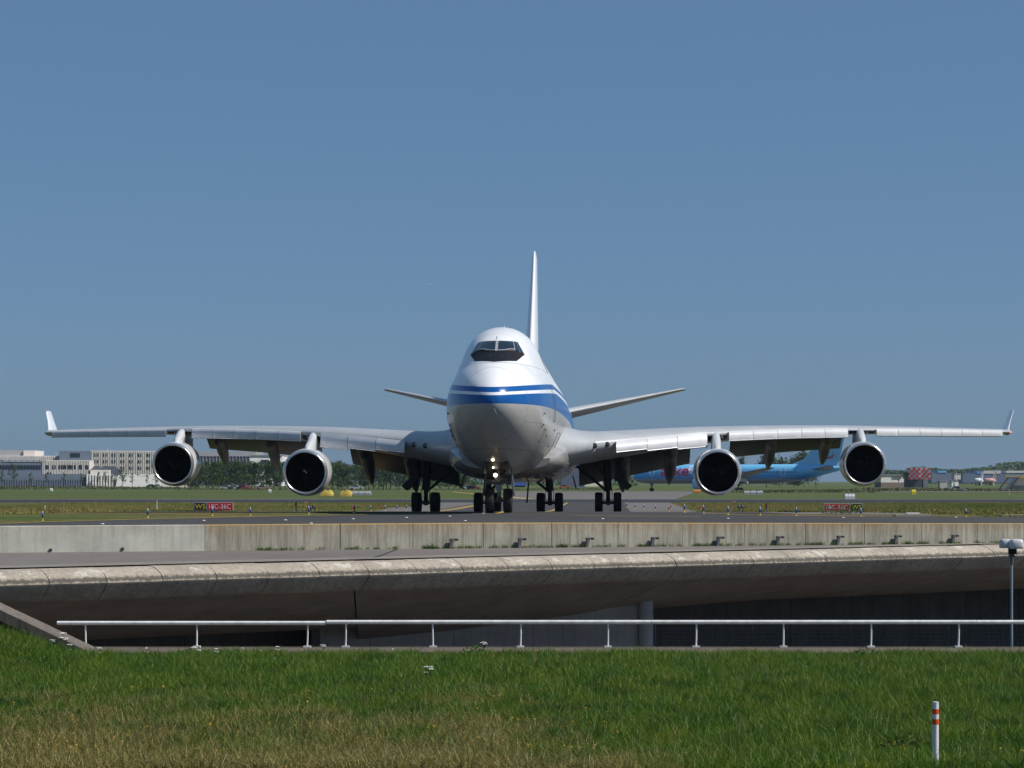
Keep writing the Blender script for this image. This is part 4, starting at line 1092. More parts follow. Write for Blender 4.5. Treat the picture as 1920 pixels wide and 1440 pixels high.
building('white_container', 'pale box building seen through the right landing gear', 'building', 880, 1112,
  [('wall', plain('box_cream', (.55, .52, .45), .7), (1096, 1130, 881, 912), 0, 12), ('band', M['bgrey'], (1095.5, 1130.5, 880, 882), -.4, 12.5)])
building('blue_truck', 'blue truck body parked under the jet nose, far behind', 'truck', 820, 973,
  [('body', plain('truck_blue', (.02, .07, .33), .5), (958, 987, 899.8, 910.5), 0, 6), ('wheels', M['black'], (960, 985, 910.3, 913.4), .3, 5), ('window', M['bwin'], (961, 966, 902, 905), -.2, .3)])
building('white_hangar_row', 'row of three pale sheds right of the outer right engine', 'building', 1000, 1675,
  [('wall', plain('hangar_pale', (.60, .59, .56), .7), (a, b, 891, 905), i*.7, 20) for i, (a, b) in enumerate(((1650, 1671), (1671.4, 1684.5), (1685.5, 1697.3)))] +
  [('plinth', plain('hangar_brown', (.17, .125, .095), .8), (1650, 1698, 904.5, 915), -1.2, 18), ('roof', M['bgrey'], (1649, 1698, 890, 891.2), -.5, 22)])
# chequered control cabin
YC = 700.0; CO = Vector((at(1720, 900, YC).x, YC, 0)); k = YC/FPX
ch = thing('chequered_cabin', 'red and white chequered cabin on a dark grey base', 'building', CO)
mb = MB(); fbox(mb, 1703, 1724, 877, 899, YC, 4); mb.v = [tuple(Vector(p)-CO) for p in mb.v]; mb.build('wall', M['bwhite'], ch)
mb = MB(); fbox(mb, 1724.1, 1745, 876.5, 899.5, YC+.8, 4); mb.v = [tuple(Vector(p)-CO) for p in mb.v]; mb.build('wall', M['bwhite'], ch)
M['cred'] = plain('cheque_red', (.50, .03, .05), .5); M['cred2'] = plain('cheque_light_red', (.65, .05, .06), .5)
for j in range(5):
    for i in range(9):
        if (i+j) % 2: continue
        a = 1703+i*4.67; mb = MB(); fbox(mb, a, a+4.6, 877.2+j*4.4, 877.2+j*4.4+4.35, YC-.1+(.8 if i > 4 else 0), .2)
        mb.v = [tuple(Vector(p)-CO) for p in mb.v]; mb.build('cheque', M['cred2'] if i > 4 else M['cred'], ch)
mb = MB(); mb.prism([at(1693.5, 885.5, YC-.2)-CO, at(1704, 885.5, YC-.2)-CO, at(1704, 898, YC-.2)-CO, at(1697, 898, YC-.2)-CO], (0, 3.6, 0)); mb.build('glazed_bay', plain('bay_green', (.018, .045, .045), .2), ch)
mb = MB(); fbox(mb, 1698, 1729, 898.2, 914, YC+.6, 3); mb.v = [tuple(Vector(p)-CO) for p in mb.v]; mb.build('base', plain('cabin_base', (.10, .105, .11), .8), ch)
mb = MB(); fbox(mb, 1731, 1740, 899.6, 915.5, YC+.6, 2); mb.v = [tuple(Vector(p)-CO) for p in mb.v]; mb.build('leg', M['bgrey'], ch)
mb = MB(); mb.tube(at(1731, 897, YC-.3)-CO, at(1743, 878, YC-.3)-CO, .22, n=6); mb.build('stair_rail', M['bgrey'], ch)
building('grey_kiosk', 'small grey kiosk right of the chequered cabin', 'kiosk', 680, 1769, [('wall', plain('kiosk_grey', (.33, .33, .33), .7), (1761.5, 1777, 902.5, 917.3), 0, 3), ('roof', M['bgrey'], (1761, 1777.5, 901.6, 902.6), -.2, 3.4)])
building('white_kiosk', 'small white kiosk with a car in front, right of grey kiosk', 'kiosk', 690, 1790, [('wall', M['bwhite'], (1784, 1797.5, 902, 913), 0, 3), ('door', M['bgrey'], (1788, 1791, 905, 913), -.1, .2), ('roof', M['bgrey'], (1783.5, 1798, 901.3, 902.1), -.2, 3.4)])
building('cream_shed', 'cream shed far behind the kiosks under the trees', 'building', 1500, 1796, [('wall', plain('cream', (.5, .48, .40), .7), (1789, 1802, 888.5, 899), 0, 10), ('roof', M['bgrey'], (1788, 1803, 887.6, 888.6), -.4, 11)])
building('blue_roof_hall', 'far hall with bright blue roof right of the cabin', 'building', 1700, 1765, [('wall', plain('hall_dark', (.09, .115, .17), .7), (1745, 1790, 886.5, 905), 0, 40), ('roof', plain('roof_blue', (.10, .30, .55), .5), (1758, 1776, 882.5, 886.4), -.5, 42)])
building('long_dark_hall', 'long dark blue hangar row at the far right', 'building', 1800, 1860, [('wall', plain('hall_blue', (.07, .10, .16), .7), (1800, 1960, 888, 905), 0, 40), ('roof', plain('roof_pale', (.42, .42, .43), .6), (1843, 1878, 882.3, 888.1), -.5, 42), ('roof', plain('roof_pale2', (.46, .46, .47), .6), (1889, 1960, 882.5, 886.5), -.5, 42), ('roof', plain('roof_blue2', (.08, .22, .45), .5), (1829, 1843, 884, 888.1), -.5, 42)])
# concrete ramp with stairs at the far right
YS = 600.0; SO = Vector((at(1895, 900, YS).x, YS, 0)); st = thing('ramp_stairs', 'grey concrete ramp with steel stairs and yellow railing at the right edge', 'stairs', SO)
mb = MB(); mb.prism([at(1893, 917.5, YS)-SO, at(1990, 917.5, YS)-SO, at(1990, 896, YS)-SO, at(1909, 896, YS)-SO], (0, 6, 0)); mb.build('ramp', plain('ramp_conc', (.34, .32, .31), .8), st)
for dx in (0, 19):
    mb = MB(); mb.prism([at(1872+dx, 917, YS-1)-SO, at(1875+dx, 917, YS-1)-SO, at(1893+dx, 894.5, YS-1)-SO, at(1890+dx, 894.5, YS-1)-SO], (0, .3, 0)); mb.build('stringer', M['gear'], st)
for i in range(9):
    f = i/8; mb = MB(); a = at(1875+f*17, 916-f*20, YS-.9)-SO; mb.box(a.x, a.x+2.2, a.y, a.y+.5, a.z, a.z+.12); mb.build('tread', M['bgrey'], st)
mb = MB()
for a, b in (((1886, 893), (1990, 893)), ((1886, 896), (1990, 896))): mb.tube(at(*a, YS-.5)-SO, at(*b, YS-.5)-SO, .10, n=6)
for i in range(9): mb.tube(at(1887+i*10, 898, YS-.5)-SO, at(1887+i*10, 891.5, YS-.5)-SO, .08, n=6)
mb.build('railing', M['myellow'], st)

# ------------------------------------------------------------------ barriers, boxes, small vehicles in the far field
M['barrier'] = plain('barrier_grey', (.42, .43, .45), .7)
def gbox(name, label, cat, px0, px1, py0, py1, mat, n=1, dep=1.2):
    p = pick((px0+px1)/2, py1); kx = p.y/FPX; w = (px1-px0)*kx/n; h = (py1-py0)*kx
    o = thing(name, label, cat, p)
    for i in range(n):
        mb = MB(); x = -w*n/2+i*w; e = w*.04
        mb.loft([[Vector((x+e, 0, 0)), Vector((x+w-e, 0, 0)), Vector((x+w-e, dep, 0)), Vector((x+e, dep, 0))], [Vector((x+e, 0, h*.55)), Vector((x+w-e, 0, h*.55)), Vector((x+w-e, dep, h*.55)), Vector((x+e, dep, h*.55))], [Vector((x+e*2, dep*.15, h)), Vector((x+w-2*e, dep*.15, h)), Vector((x+w-2*e, dep*.85, h)), Vector((x+e*2, dep*.85, h))]])
        mb.build('block', mat, o)
    return o
gbox('water_barrier', 'pale grey barrier blocks beside the yellow tarps', 'barrier', 660, 696, 921, 929, M['barrier'], 3)
gbox('water_barrier', 'grey barrier blocks under the blue airliner tail section', 'barrier', 1395, 1431, 920, 927.5, M['barrier'], 3)
gbox('white_cabinet', 'white cabinet in the grass above the right taxiway sign', 'cabinet', 1584.5, 1603.5, 926, 936, M['bwhite'], 3)
gbox('field_box', 'small cream box in the grass left of the inner left engine', 'box', 503, 508, 917.5, 923.5, M['bwhite'])
gbox('field_box', 'small white box in the grass in front of the terminal', 'box', 93.5, 97.5, 915.5, 921, M['bwhite'])
gbox('orange_cone', 'orange box on the runway edge under the inner right engine', 'box', 1300, 1315, 918, 925, plain('cone_orange', (.6, .25, .05), .6))
o = gbox('lit_sign', 'small yellow and black far sign right of the outer right engine', 'sign', 1709.5, 1718, 918, 927.3, M['signyellow'])
def tarp(px0, px1, py0, py1, label, seed):
    p = pick((px0+px1)/2, py1); kx = p.y/FPX; w = (px1-px0)*kx; h = (py1-py0)*kx; rr = random.Random(seed); mb = MB()
    nx, ny = 9, 7
    rows = []
    for j in range(ny+1):
        a = math.pi*j/ny; row = []
        for i in range(nx+1):
            t = i/nx; e = math.sin(math.pi*(t*.9+.05))**.35; row.append(Vector((-w/2+w*t+rr.uniform(-.08, .08), 1.2*math.cos(a)*-1, max(0, h*math.sin(a)*e*(1+rr.uniform(-.4, .15))))))
        rows.append(row)
    mb.loft(rows, False, False); o = mb.build('yellow_tarp', plain('tarp_yellow_%d' % seed, (.46, .33, .05), .8, var=.5, scale=1), None, True); o.location = p
    return tag(o, label, 'tarp')
tarp(602, 626, 917.5, 930, 'crumpled yellow tarp in the grass, nearer the inner left engine', 1)
tarp(638, 661, 916.5, 931, 'crumpled yellow tarp in the grass beside the grey barrier', 2)
def car(px, py, Y, colr, label, L=4.3):
    x = (px-960)*Y/FPX; o = thing('parked_car', label, 'car', (x, Y, 0), group='cars parked below the trees')
    mb = MB(); prof = [(-.5, .25), (.5, .25), (.5, .62), (.44, .75), (.24, .82), (.13, 1.36), (-.2, 1.42), (-.36, .92), (-.49, .84)]
    mb.prism([(a*L, 0, z) for a, z in prof], (0, 1.7, 0)); b = mb.build('body', plain('car_%d' % px, colr, .3), o)
    mb = MB(); mb.prism([(-.33*L, -.01, .92), (.2*L, -.01, .86), (.11*L, -.01, 1.3), (-.19*L, -.01, 1.34)], (0, .02, 0)); mb.build('side_window', M['bwin'], b)
    for wx in (-.31, .31): mb = MB(); mb.tube((wx*L, -.04, .32), (wx*L, .2, .32), .32, n=14); mb.build('wheel', M['black'], o)
cars = [(284, .05, (.04, .3, .06), 'green'), (296, .0, (.7, .7, .7), 'white'), (425, 0, (.6, .6, .6), 'pale grey'), (440, 0, (.62, .63, .65), 'silver'), (456, 0, (.4, .04, .06), 'red'), (492, 0, (.42, .3, .25), 'beige'), (668, 0, (.6, .62, .64), 'silver'), (878, 0, (.65, .65, .68), 'white'), (888, 0, (.38, .05, .07), 'dark red')]
for i, (px, _, c, nm) in enumerate(cars): car(px, 905, 770 if px > 350 else 940, c, '%s parked car seen far below the trees, %s car from left' % (nm, ORD[i]), 4.4)
car(1795, 905, 660, (.55, .57, .6), 'silver parked car in front of the white kiosk')
car(1058, 905, 830, (.6, .2, .05), 'orange and white service car behind the body landing gear')
# light masts
for i, (px, pt, Y) in enumerate([(34.5, 868, 980), (1733+60, 880, 1200), (1840, 884, 1200), (1863, 882, 1200)]):
    b = Vector((at(px, 900, Y).x, Y, 0)); h = at(px, pt, Y).z; o = thing('light_mast', 'tall thin lighting mast at the far airfield, %s from left' % ORD[i], 'mast', b, group='far lighting masts')
    mb = MB(); mb.tube((0, 0, 0), (0, 0, h), .22, .12, 8); mb.build('pole', M['bwhite'], o)
    mb = MB(); mb.box(-.9, .9, -.2, .2, h-.1, h+.25); mb.build('lamp_bar', M['bgrey'], o)

# ------------------------------------------------------------------ the blue airliner
NA = at(1187, 921, 646.0); TD = Vector((53.0, -22.0, 0)).normalized()
ang = math.atan2(TD.y, TD.x)
ba = thing('blue_airliner', 'light blue twin-jet airliner with red lettering crossing behind the right engines', 'airplane', (NA.x, NA.y, 0), (0, 0, ang))
# local: x aft from nose, -y faces the camera
bx = [0, .1, .4, 1, 2, 3.5, 5.5, 8, 36, 42, 48, 53, 57.5]
br = pchip(bx, [.03, .35, .75, 1.2, 1.65, 2.1, 2.42, 2.52, 2.52, 2.35, 1.75, 1.05, .25]); bz = pchip(bx, [3.7, 3.7, 3.72, 3.8, 3.95, 4.2, 4.42, 4.52, 4.52, 4.72, 5.2, 5.7, 6.1])
def mk_blue():
    t = NT('blue_livery'); z = t.sep(t.obj)[2]; f = t.noise(t.obj, .3, 3, .5)
    c = t.ramp(t.math('DIVIDE', t.math('SUBTRACT', z, 2), 5.2), [(.0, (.30, .31, .33)), (.235, (.30, .31, .33)), (.25, (.02, .25, .60)), (.42, (.03, .33, .70)), (.62, (.14, .50, .82)), (1, (.20, .57, .86))])
    return t.out(c, .3, Coat_Weight=.4)
M['bluel'] = mk_blue(); M['bluep'] = plain('fin_pale_blue', (.24, .56, .80), .3, var=.05)
mb = MB(); mb.loft([[Vector((x, br(x)*math.cos(a), bz(x)+br(x)*math.sin(a))) for a in [2*math.pi*i/36 for i in range(36)]] for x in bx[0:1]+[.05, .1, .2, .4, .7, 1, 1.5, 2, 2.7, 3.5, 4.5, 5.5, 8, 14, 20, 28, 36, 39, 42, 45, 48, 50.5, 53, 55.5, 57.5]])
bf = mb.build('fuselage', M['bluel'], ba, True)
def bsurf(name, rows, mat):
    rings = []
    for p, c, tc, d in rows: rings.append([p+Vector((t*c, 0, 0))+d*(tc*foil(t)*c) for t in TS] + [p+Vector((t*c, 0, 0))-d*(tc*foil(t)*c) for t in TS[-2:0:-1]])
    mb = MB(); mb.loft(rings); return mb.build(name, mat, ba, True, 50)
fin = bsurf('tail_fin', [(Vector((42, 0, 6.6)), 13, .08, Yv), (Vector((46.2, 0, 8.2)), 9.6, .09, Yv), (Vector((53.2, 0, 15.6)), 4.2, .09, Yv)], M['bluep'])
for s in (1, -1):
    bsurf('wing', [(Vector((20, s*1.6, 3.2)), 10.5, .12, Zv), (Vector((28.5, s*9, 4.0)), 7.0, .11, Zv), (Vector((43, s*23, 6.0)), 2.6, .1, Zv)], plain('blue_jet_wing_%d' % s, (.20, .21, .23), .4))
    bsurf('tailplane', [(Vector((48.5, s*.8, 5.7)), 6, .09, Zv), (Vector((54.5, s*8.8, 6.5)), 2, .08, Zv)], plain('blue_jet_tail_%d' % s, (.13, .17, .24), .4))
    c = Vector((19.3, s*7.9, 2.05)); mb = MB(); mb.lathe([(.0, 1.12), (.05, 1.25), (.7, 1.4), (2, 1.38), (3.6, 1.1), (4.8, .8)], c, (1, 0, 0), 28); e = mb.build('engine', M['bluel'] if 0 else M['bluep'], ba, True)
    mb = MB(); mb.lathe([(.1, 1.1), (1.0, 1.1), (1.0, .02)], c, (1, 0, 0), 24); mb.build('inlet', M['black'], e)
    mb = MB(); mb.prism([c+Vector((1, -.15, 1.2)), c+Vector((5.5, -.15, .9)), c+Vector((7, -.15, 1.8)), c+Vector((4, -.15, 1.9))], (0, .3, 0)); mb.build('pylon', M['bgrey'], e)
    mb = MB(); mb.prism([(30.2, s*9.4, 3.3), (34.5, s*9.4, 2.2), (34.0, s*9.4, 3.3), (31, s*9.4, 3.9)], (0, s*.5, 0)); mb.build('flap_fairing', M['bwhite'], ba)
def bgear(x, y, nw):
    mb = MB(); mb.tube((x, y, 2.6), (x, y, .45), .16, n=10); mb.box(x-.35, x+.35, y-.1, y+.1, 1.45, 2.3); o = mb.build('landing_gear', M['gear'], ba)
    for dx in ((0,) if nw == 2 else (-.7, .7)):
        for dy in (-.35, .35): mb = MB(); mb.lathe([(-.16, .02), (-.16, .42), (-.1, .5), (.1, .5), (.16, .42), (.16, .02)], (x+dx, y+dy, .5), (0, 1, 0), 20); mb.build('tyre', M['rubber'], o, True)
bgear(5.2, 0, 2); bgear(27.5, -4.6, 4); bgear(27.5, 4.6, 4)
def wrap(me, x0, z0, off=.03):
    """lay flat lettering on the fuselage side that faces the camera"""
    bm = bmesh.new(); bm.from_mesh(me); bmesh.ops.triangulate(bm, faces=bm.faces); bmesh.ops.subdivide_edges(bm, edges=bm.edges, cuts=2, use_grid_fill=True); bm.to_mesh(me); bm.free()
    for v in me.vertices:
        x, z = v.co.x+x0, v.co.z+z0; dz = z-bz(x); v.co = (x, -math.sqrt(max(.05, br(x)**2-dz*dz))-off, z)
    return me
M['ared'] = plain('letter_red', (.62, .015, .05), .4); M['awhite'] = plain('letter_white', (.8, .82, .85), .4)
link('lettering', wrap(text_mesh('arke', 2.9, M['ared'], bold=.02, squeeze=1.12), 12.4, 5.45), bf)
link('lettering', wrap(text_mesh('fly', 2.9, M['awhite'], bold=.02, squeeze=.9), 17.3, 5.3), bf)
wm = MB(); wm.box(-.14, .14, -.02, .02, -.2, .2); wme = wm.mesh('window', M['bwin'])
for i in range(34):
    x = 21.5+i*.80; 
    if x > 45: break
    o = link('window', wme, bf); o.location = (x, -math.sqrt(br(x)**2-(5.05-bz(x))**2)-.01, 5.05)
for x in (6.1, 41.5):
    mb = MB(); yy = lambda z: -math.sqrt(max(.01, br(x)**2-(z-bz(x))**2))-.02
    for a, b in (((-.55, 4.2), (-.55, 6.1)), ((.55, 4.2), (.55, 6.1)), ((-.55, 6.1), (.55, 6.1)), ((-.55, 4.2), (.55, 4.2))): mb.path([(x+a[0]+(b[0]-a[0])*t, yy(a[1]+(b[1]-a[1])*t), a[1]+(b[1]-a[1])*t) for t in (0, .25, .5, .75, 1)], .05, 4)
    mb.build('door_outline', M['awhite'], bf)
mb = MB(); mb.path([Vector((52.7+1.75*math.sin(a), -.42-.03*math.cos(a), 9.9-1.35*math.cos(a))) for a in np.linspace(-1.35, 1.35, 15)], [.10+.14*math.cos(a*.85) for a in np.linspace(-1.35, 1.35, 15)], 8); mb.build('smile_emblem', M['ared'], fin)
mb = MB(); mb.grid(lambda u, v: Vector((1.9+1.1*u-.0, -br(1.9+1.1*u)*math.cos(.62+.25*v)-.02, bz(1.9+1.1*u)+br(1.9+1.1*u)*math.sin(.62+.25*v))), 4, 3); mb.build('cockpit_window', M['bwin'], bf)
# small far aircraft
def far_jet(px, py, Y, L, colr, label):
    b = Vector((at(px, 900, Y).x, Y, 0)); o = thing('far_airplane', label, 'airplane', b, group='small airplanes parked far right')
    mt = plain('far_jet_%d' % px, colr, .4); mb = MB(); mb.loft([[Vector((x*L-L/2, r*math.cos(a), 2.6+r*math.sin(a))) for a in [2*math.pi*i/12 for i in range(12)]] for x, r in ((0, .1), (.05, 1), (.15, 1.5), (.75, 1.5), (1, .3))]); mb.build('fuselage', mt, o, True)
    mb = MB(); mb.prism([(L*.3, -.1, 3.6), (L*.5, -.1, 3.6), (L*.52, -.1, 7.6), (L*.42, -.1, 7.6)], (0, .2, 0)); mb.build('tail_fin', mt, o)
    mb = MB(); mb.prism([(-L*.1, -9, 2.4), (L*.08, -9, 2.4), (L*.1, 9, 2.4), (-L*.1, 9, 2.4)], (0, 0, .3)); mb.build('wing', mt, o)
    mb = MB(); mb.tube((-L*.3, 0, 0), (-L*.3, 0, 1.6), .3, n=8); mb.tube((L*.05, -2, 0), (L*.05, -2, 1.6), .4, n=8); mb.tube((L*.05, 2, 0), (L*.05, 2, 1.6), .4, n=8); mb.build('landing_gear', M['geardark'], o)
far_jet(1835, 903, 1350, 5.2, (.75, .75, .75), 'small white parked plane with upright tail, leftmost far right')
far_jet(1856, 903, 1360, 7.0, (.65, .35, .3), 'small red and white parked plane, rightmost far right')
# a tiny airliner far off in the sky
YF = 15000.0; p = at(805, 534, YF); o = thing('distant_airplane', 'tiny pale airplane high in the sky left of the tail fin', 'airplane', p)
mb = MB(); mb.tube((-15, 0, 0), (15, 0, 1.2), 1.8, 1.2, 8); mb.build('fuselage', M['bwhite'], o); mb = MB(); mb.prism([(-3, -14, 0), (5, -14, 0), (6, 14, 0), (-3, 14, 0)], (0, 0, .8)); mb.build('wing', M['bwhite'], o); mb = MB(); mb.prism([(10, 0, 0), (15, 0, 0), (16, 0, 6), (13, 0, 6)], (0, .5, 0)); mb.build('tail_fin', M['bwhite'], o)
# ------------------------------------------------------------------ vegetation
def mk_leaf(name, c0, c1, trans=.35):
    t = NT(name); v = t.pos; f = t.noise(v, .35, 3, .6); f2 = t.noise(v, 4.0, 2, .6)
    c = t.ramp(t.math('ADD', t.math('MULTIPLY', f, .55), t.math('MULTIPLY', f2, .45)), [(.35, c0), (.65, c1)])
    t.out(c, .7, Specular_IOR_Level=.25)
    tr = t.n('BsdfTranslucent'); t.l(c, tr.inputs[0]); mx = t.n('MixShader'); mx.inputs[0].default_value = trans
    t.l(t.b.outputs[0], mx.inputs[1]); t.l(tr.outputs[0], mx.inputs[2]); t.l(mx.outputs[0], t.t.nodes['Material Output'].inputs[0])
    return t.m
M['leaf'] = mk_leaf('tree_leaves', (.034, .066, .015), (.085, .135, .030), .25)
M['leaf2'] = mk_leaf('young_leaves', (.05, .10, .02), (.10, .17, .04), .3)
M['bark'] = plain('bark', (.11, .095, .08), .9, var=.3)
def tree_meshes(seed, h=9.0, w=4.6, trunk=.24, nleaf=420, size=.62, mat=None):
    rr = random.Random(seed); t = MB(); z0 = h*trunk
    t.path([(0, 0, -.2), (rr.uniform(-.1, .1), 0, z0), (rr.uniform(-.3, .3), rr.uniform(-.2, .2), h*.55), (rr.uniform(-.3, .3), 0, h*.9)], [.16, .12, .08, .02], 6)
    cl = []
    for i in range(9):
        a = rr.uniform(0, 2*math.pi); zz = rr.uniform(z0*1.05, h*.82); rad = w*.5*(.45+.4*rr.random())*(1-max(0, zz/h-.55)*1.1)
        e = Vector((math.cos(a)*rad, math.sin(a)*rad, zz+rr.uniform(.2, .9))); t.path([(0, 0, zz-.7), (e.x*.55, e.y*.55, zz), tuple(e)], [.06, .04, .015], 5); cl.append(e)
    cl += [Vector((rr.uniform(-.4, .4), rr.uniform(-.4, .4), h*q)) for q in (.42, .55, .68, .80, .90)]
    L = MB()
    for i in range(nleaf):
        c = rr.choice(cl); d = Vector((rr.gauss(0, 1), rr.gauss(0, 1), rr.gauss(0, .85))); d = d.normalized()*(abs(rr.gauss(0, .55))+.25)*w*.19
        p = c+d; p.z = max(p.z, z0*.75+rr.random()*.5); s = size*rr.uniform(.5, 1.15); n = Vector((rr.uniform(-1, 1), rr.uniform(-1, 1), rr.uniform(-.3, 1))).normalized(); u = n.orthogonal().normalized(); v = n.cross(u)
        L.add([p-u*s*.5, p+v*s*.28, p+u*s*.5+n*s*.12, p-v*s*.30], [(0, 1, 2, 3)])
    return t.mesh('trunk', M['bark'], True), L.mesh('crown', mat or M['leaf'])
TV = [tree_meshes(10+i, 9.0, 5.6, .10, 1100, .60) for i in range(6)]
def plant_tree(v, x, y, s, sx, rz, label, group, z=0):
    o = thing('tree', label, 'tree', (x, y, z), (0, 0, rz), group); o.scale = (s*sx, s*sx, s)
    link('trunk', v[0], o); link('crown', v[1], o); return o
rt = random.Random(5); row = []
for i in range(46):
    px = 352+i*11.6+rt.uniform(-3, 3); Y = 800+rt.uniform(0, 40)
    top = 866 if px < 420 else 863.5 if px < 640 else 865.5 if px < 790 else 870
    h = CAMZ-(top+rt.uniform(-2.5, 4.5)-HOR)*Y/FPX; row.append((px, Y, h))
row.sort()
nums = ['%s' % ORD[i] if i < 30 else None for i in range(46)]
for i, (px, Y, h) in enumerate(row):
    side = 'counting from left' if i < 23 else 'counting from right'; n = i if i < 23 else 45-i
    plant_tree(TV[i % 6], (px-960)*Y/FPX, Y, h/9.0, rt.uniform(1.05, 1.4), rt.uniform(0, 6), 'dark green tree in the far row left of the jet, %s %s' % (ORD[n], side), 'tree row left of the jet')
for i in range(34):
    px = 356+i*15.6+rt.uniform(-4, 4); Y = 860+rt.uniform(0, 30); top = (867 if px < 790 else 871)+rt.uniform(-2.5, 5); h = CAMZ-(top-HOR)*Y/FPX
    side = 'counting from left' if i < 17 else 'counting from right'; n = i if i < 17 else 33-i
    plant_tree(TV[(i*5+2) % 6], (px-960)*Y/FPX, Y, h/9.0, rt.uniform(1.0, 1.35), rt.uniform(0, 6), 'dark green tree in the hindmost row left of the jet, %s %s' % (ORD[n], side), 'hindmost tree row left of the jet')
big = [tree_meshes(40+i, 13.0, 11.0, .08, 2200, 1.0) for i in range(3)]
for i, (px, top, Y, sx) in enumerate([(1437, 849, 1000, 1.0), (1462, 860, 1050, 1.2), (1488, 858, 1040, 1.2), (1508, 846, 1000, 1.1), (1530, 848, 1010, 1.1), (1392, 856, 1050, .5)]):
    h = CAMZ-(top-HOR)*Y/FPX; plant_tree(big[i % 3], (px-960)*Y/FPX, Y, h/13.0, sx*1.0, i*1.3, 'large dark tree behind the blue airliner, %s from left' % ['second', 'third', 'fourth', 'fifth', 'sixth', 'first'][i], 'trees behind the blue airliner')
thin = [tree_meshes(60+i, 8.0, 3.4, .22, 260, .5) for i in range(2)]
young = tree_meshes(66, 5.0, 4.0, .2, 260, .55, M['leaf2'])
for i, (px, top, Y, sx) in enumerate([(26, 866, 960, 1.1), (3, 880, 965, 1.0), (57, 884, 962, .9), (87, 886, 962, .9), (120, 884, 962, .9), (152, 886, 962, .9), (211, 887, 960, .9), (248, 886, 960, .9), (276, 888, 960, .8), (292, 884, 955, 1.1)]):
    h = CAMZ-(top-HOR)*Y/FPX; od = sorted([26, 3, 57, 87, 120, 152, 211, 248, 276, 292]).index(px)
    plant_tree(thin[i % 2], (px-960)*Y/FPX, Y, h/8.0, sx, i*1.7, 'sparse young tree in front of the far terminal, %s from left' % ORD[od], 'young trees at the terminal')
for i, (px, zt_, Y, sx) in enumerate([(184, 882, 985, .9), (197, 881, 985, .9), (229, 875.5, 983, 1.2)]):
    h = CAMZ-(zt_-HOR)*Y/FPX; plant_tree(young, (px-960)*Y/FPX, Y, h/5.0*.9, sx*.55, i, 'bright green bushy tree at the terminal canopy, %s from left' % ORD[i], 'bushy trees at the canopy')
def leaf_mass(name, mat, spots, n, size, seed, label=None):
    rr = random.Random(seed); L = MB()
    for (px0, px1, Y, dep, h0, h1) in spots:
        for i in range(n):
            f = rr.random(); px = px0+(px1-px0)*f; y = Y+rr.random()*dep; x = (px-960)*Y/FPX
            hh = h0+(h1-h0)*(.5+.5*math.sin(x*.031+1.3*math.sin(x*.011+seed)))*(.85+.15*math.sin(x*.17)); z = hh*(1-rr.random()**1.6); s = size*rr.uniform(.6, 1.3)
            nn = Vector((rr.uniform(-1, 1), rr.uniform(-1, .3), rr.uniform(-.2, 1))).normalized(); u = nn.orthogonal().normalized(); v = nn.cross(u); p = Vector((x, y, z))
            L.add([p-u*s*.5, p+v*s*.4, p+u*s*.5, p-v*s*.4], [(0, 1, 2, 3)])
    o = kind(L.build(name, mat), 'stuff')
    if label: o['label'] = label; o['category'] = 'wood'
    return o
leaf_mass('far_wood', M['leaf'], [(1640, 1745, 2100, 60, 9, 14), (1735, 2000, 2000, 80, 11, 19)], 5200, 2.6, 2, 'distant dark wood along the horizon at the right')
leaf_mass('far_wood', M['leaf'], [(800, 1200, 1300, 60, 3, 6)], 2500, 1.6, 9, 'low distant hedge line behind the jet')
M['scrub'] = mk_leaf('scrub_leaves', (.055, .075, .025), (.13, .12, .05), .25)
leaf_mass('roadside_scrub', M['scrub'], [(-60, 330, 760, 60, .5, 1.1), (1640, 2000, 640, 40, .3, .9), (330, 1180, 735, 30, .2, .5), (1330, 1660, 585, 40, .2, .6)], 2600, .55, 4, 'low tangled scrub along the far field edge')

# ---- blades scattered by geometry nodes
def tuft(seed, nb, rad, h, w, lean=.45):
    rr = random.Random(seed); mb = MB()
    for i in range(nb):
        a = rr.uniform(0, 2*math.pi); r = rad*math.sqrt(rr.random()); x, y = r*math.cos(a), r*math.sin(a); hh = h*rr.uniform(.45, 1.15)
        d = rr.uniform(0, 2*math.pi); ln = Vector((math.cos(d), math.sin(d), 0))*hh*lean*rr.random(); q = rr.uniform(0, math.pi); sd = Vector((math.cos(q), math.sin(q), 0))*w/2
        b = Vector((x, y, -.02)); m = b+ln*.35+Vector((0, 0, hh*.6)); t = b+ln+Vector((0, 0, hh))
        mb.add([b-sd, b+sd, m+sd*.8, m-sd*.8, t], [(0, 1, 2, 3), (3, 2, 4)])
    return mb
def hidden(name, mb, mat):
    return bpy.data.objects.new(name, mb.mesh(name, mat))      # instanced only, never linked on its own
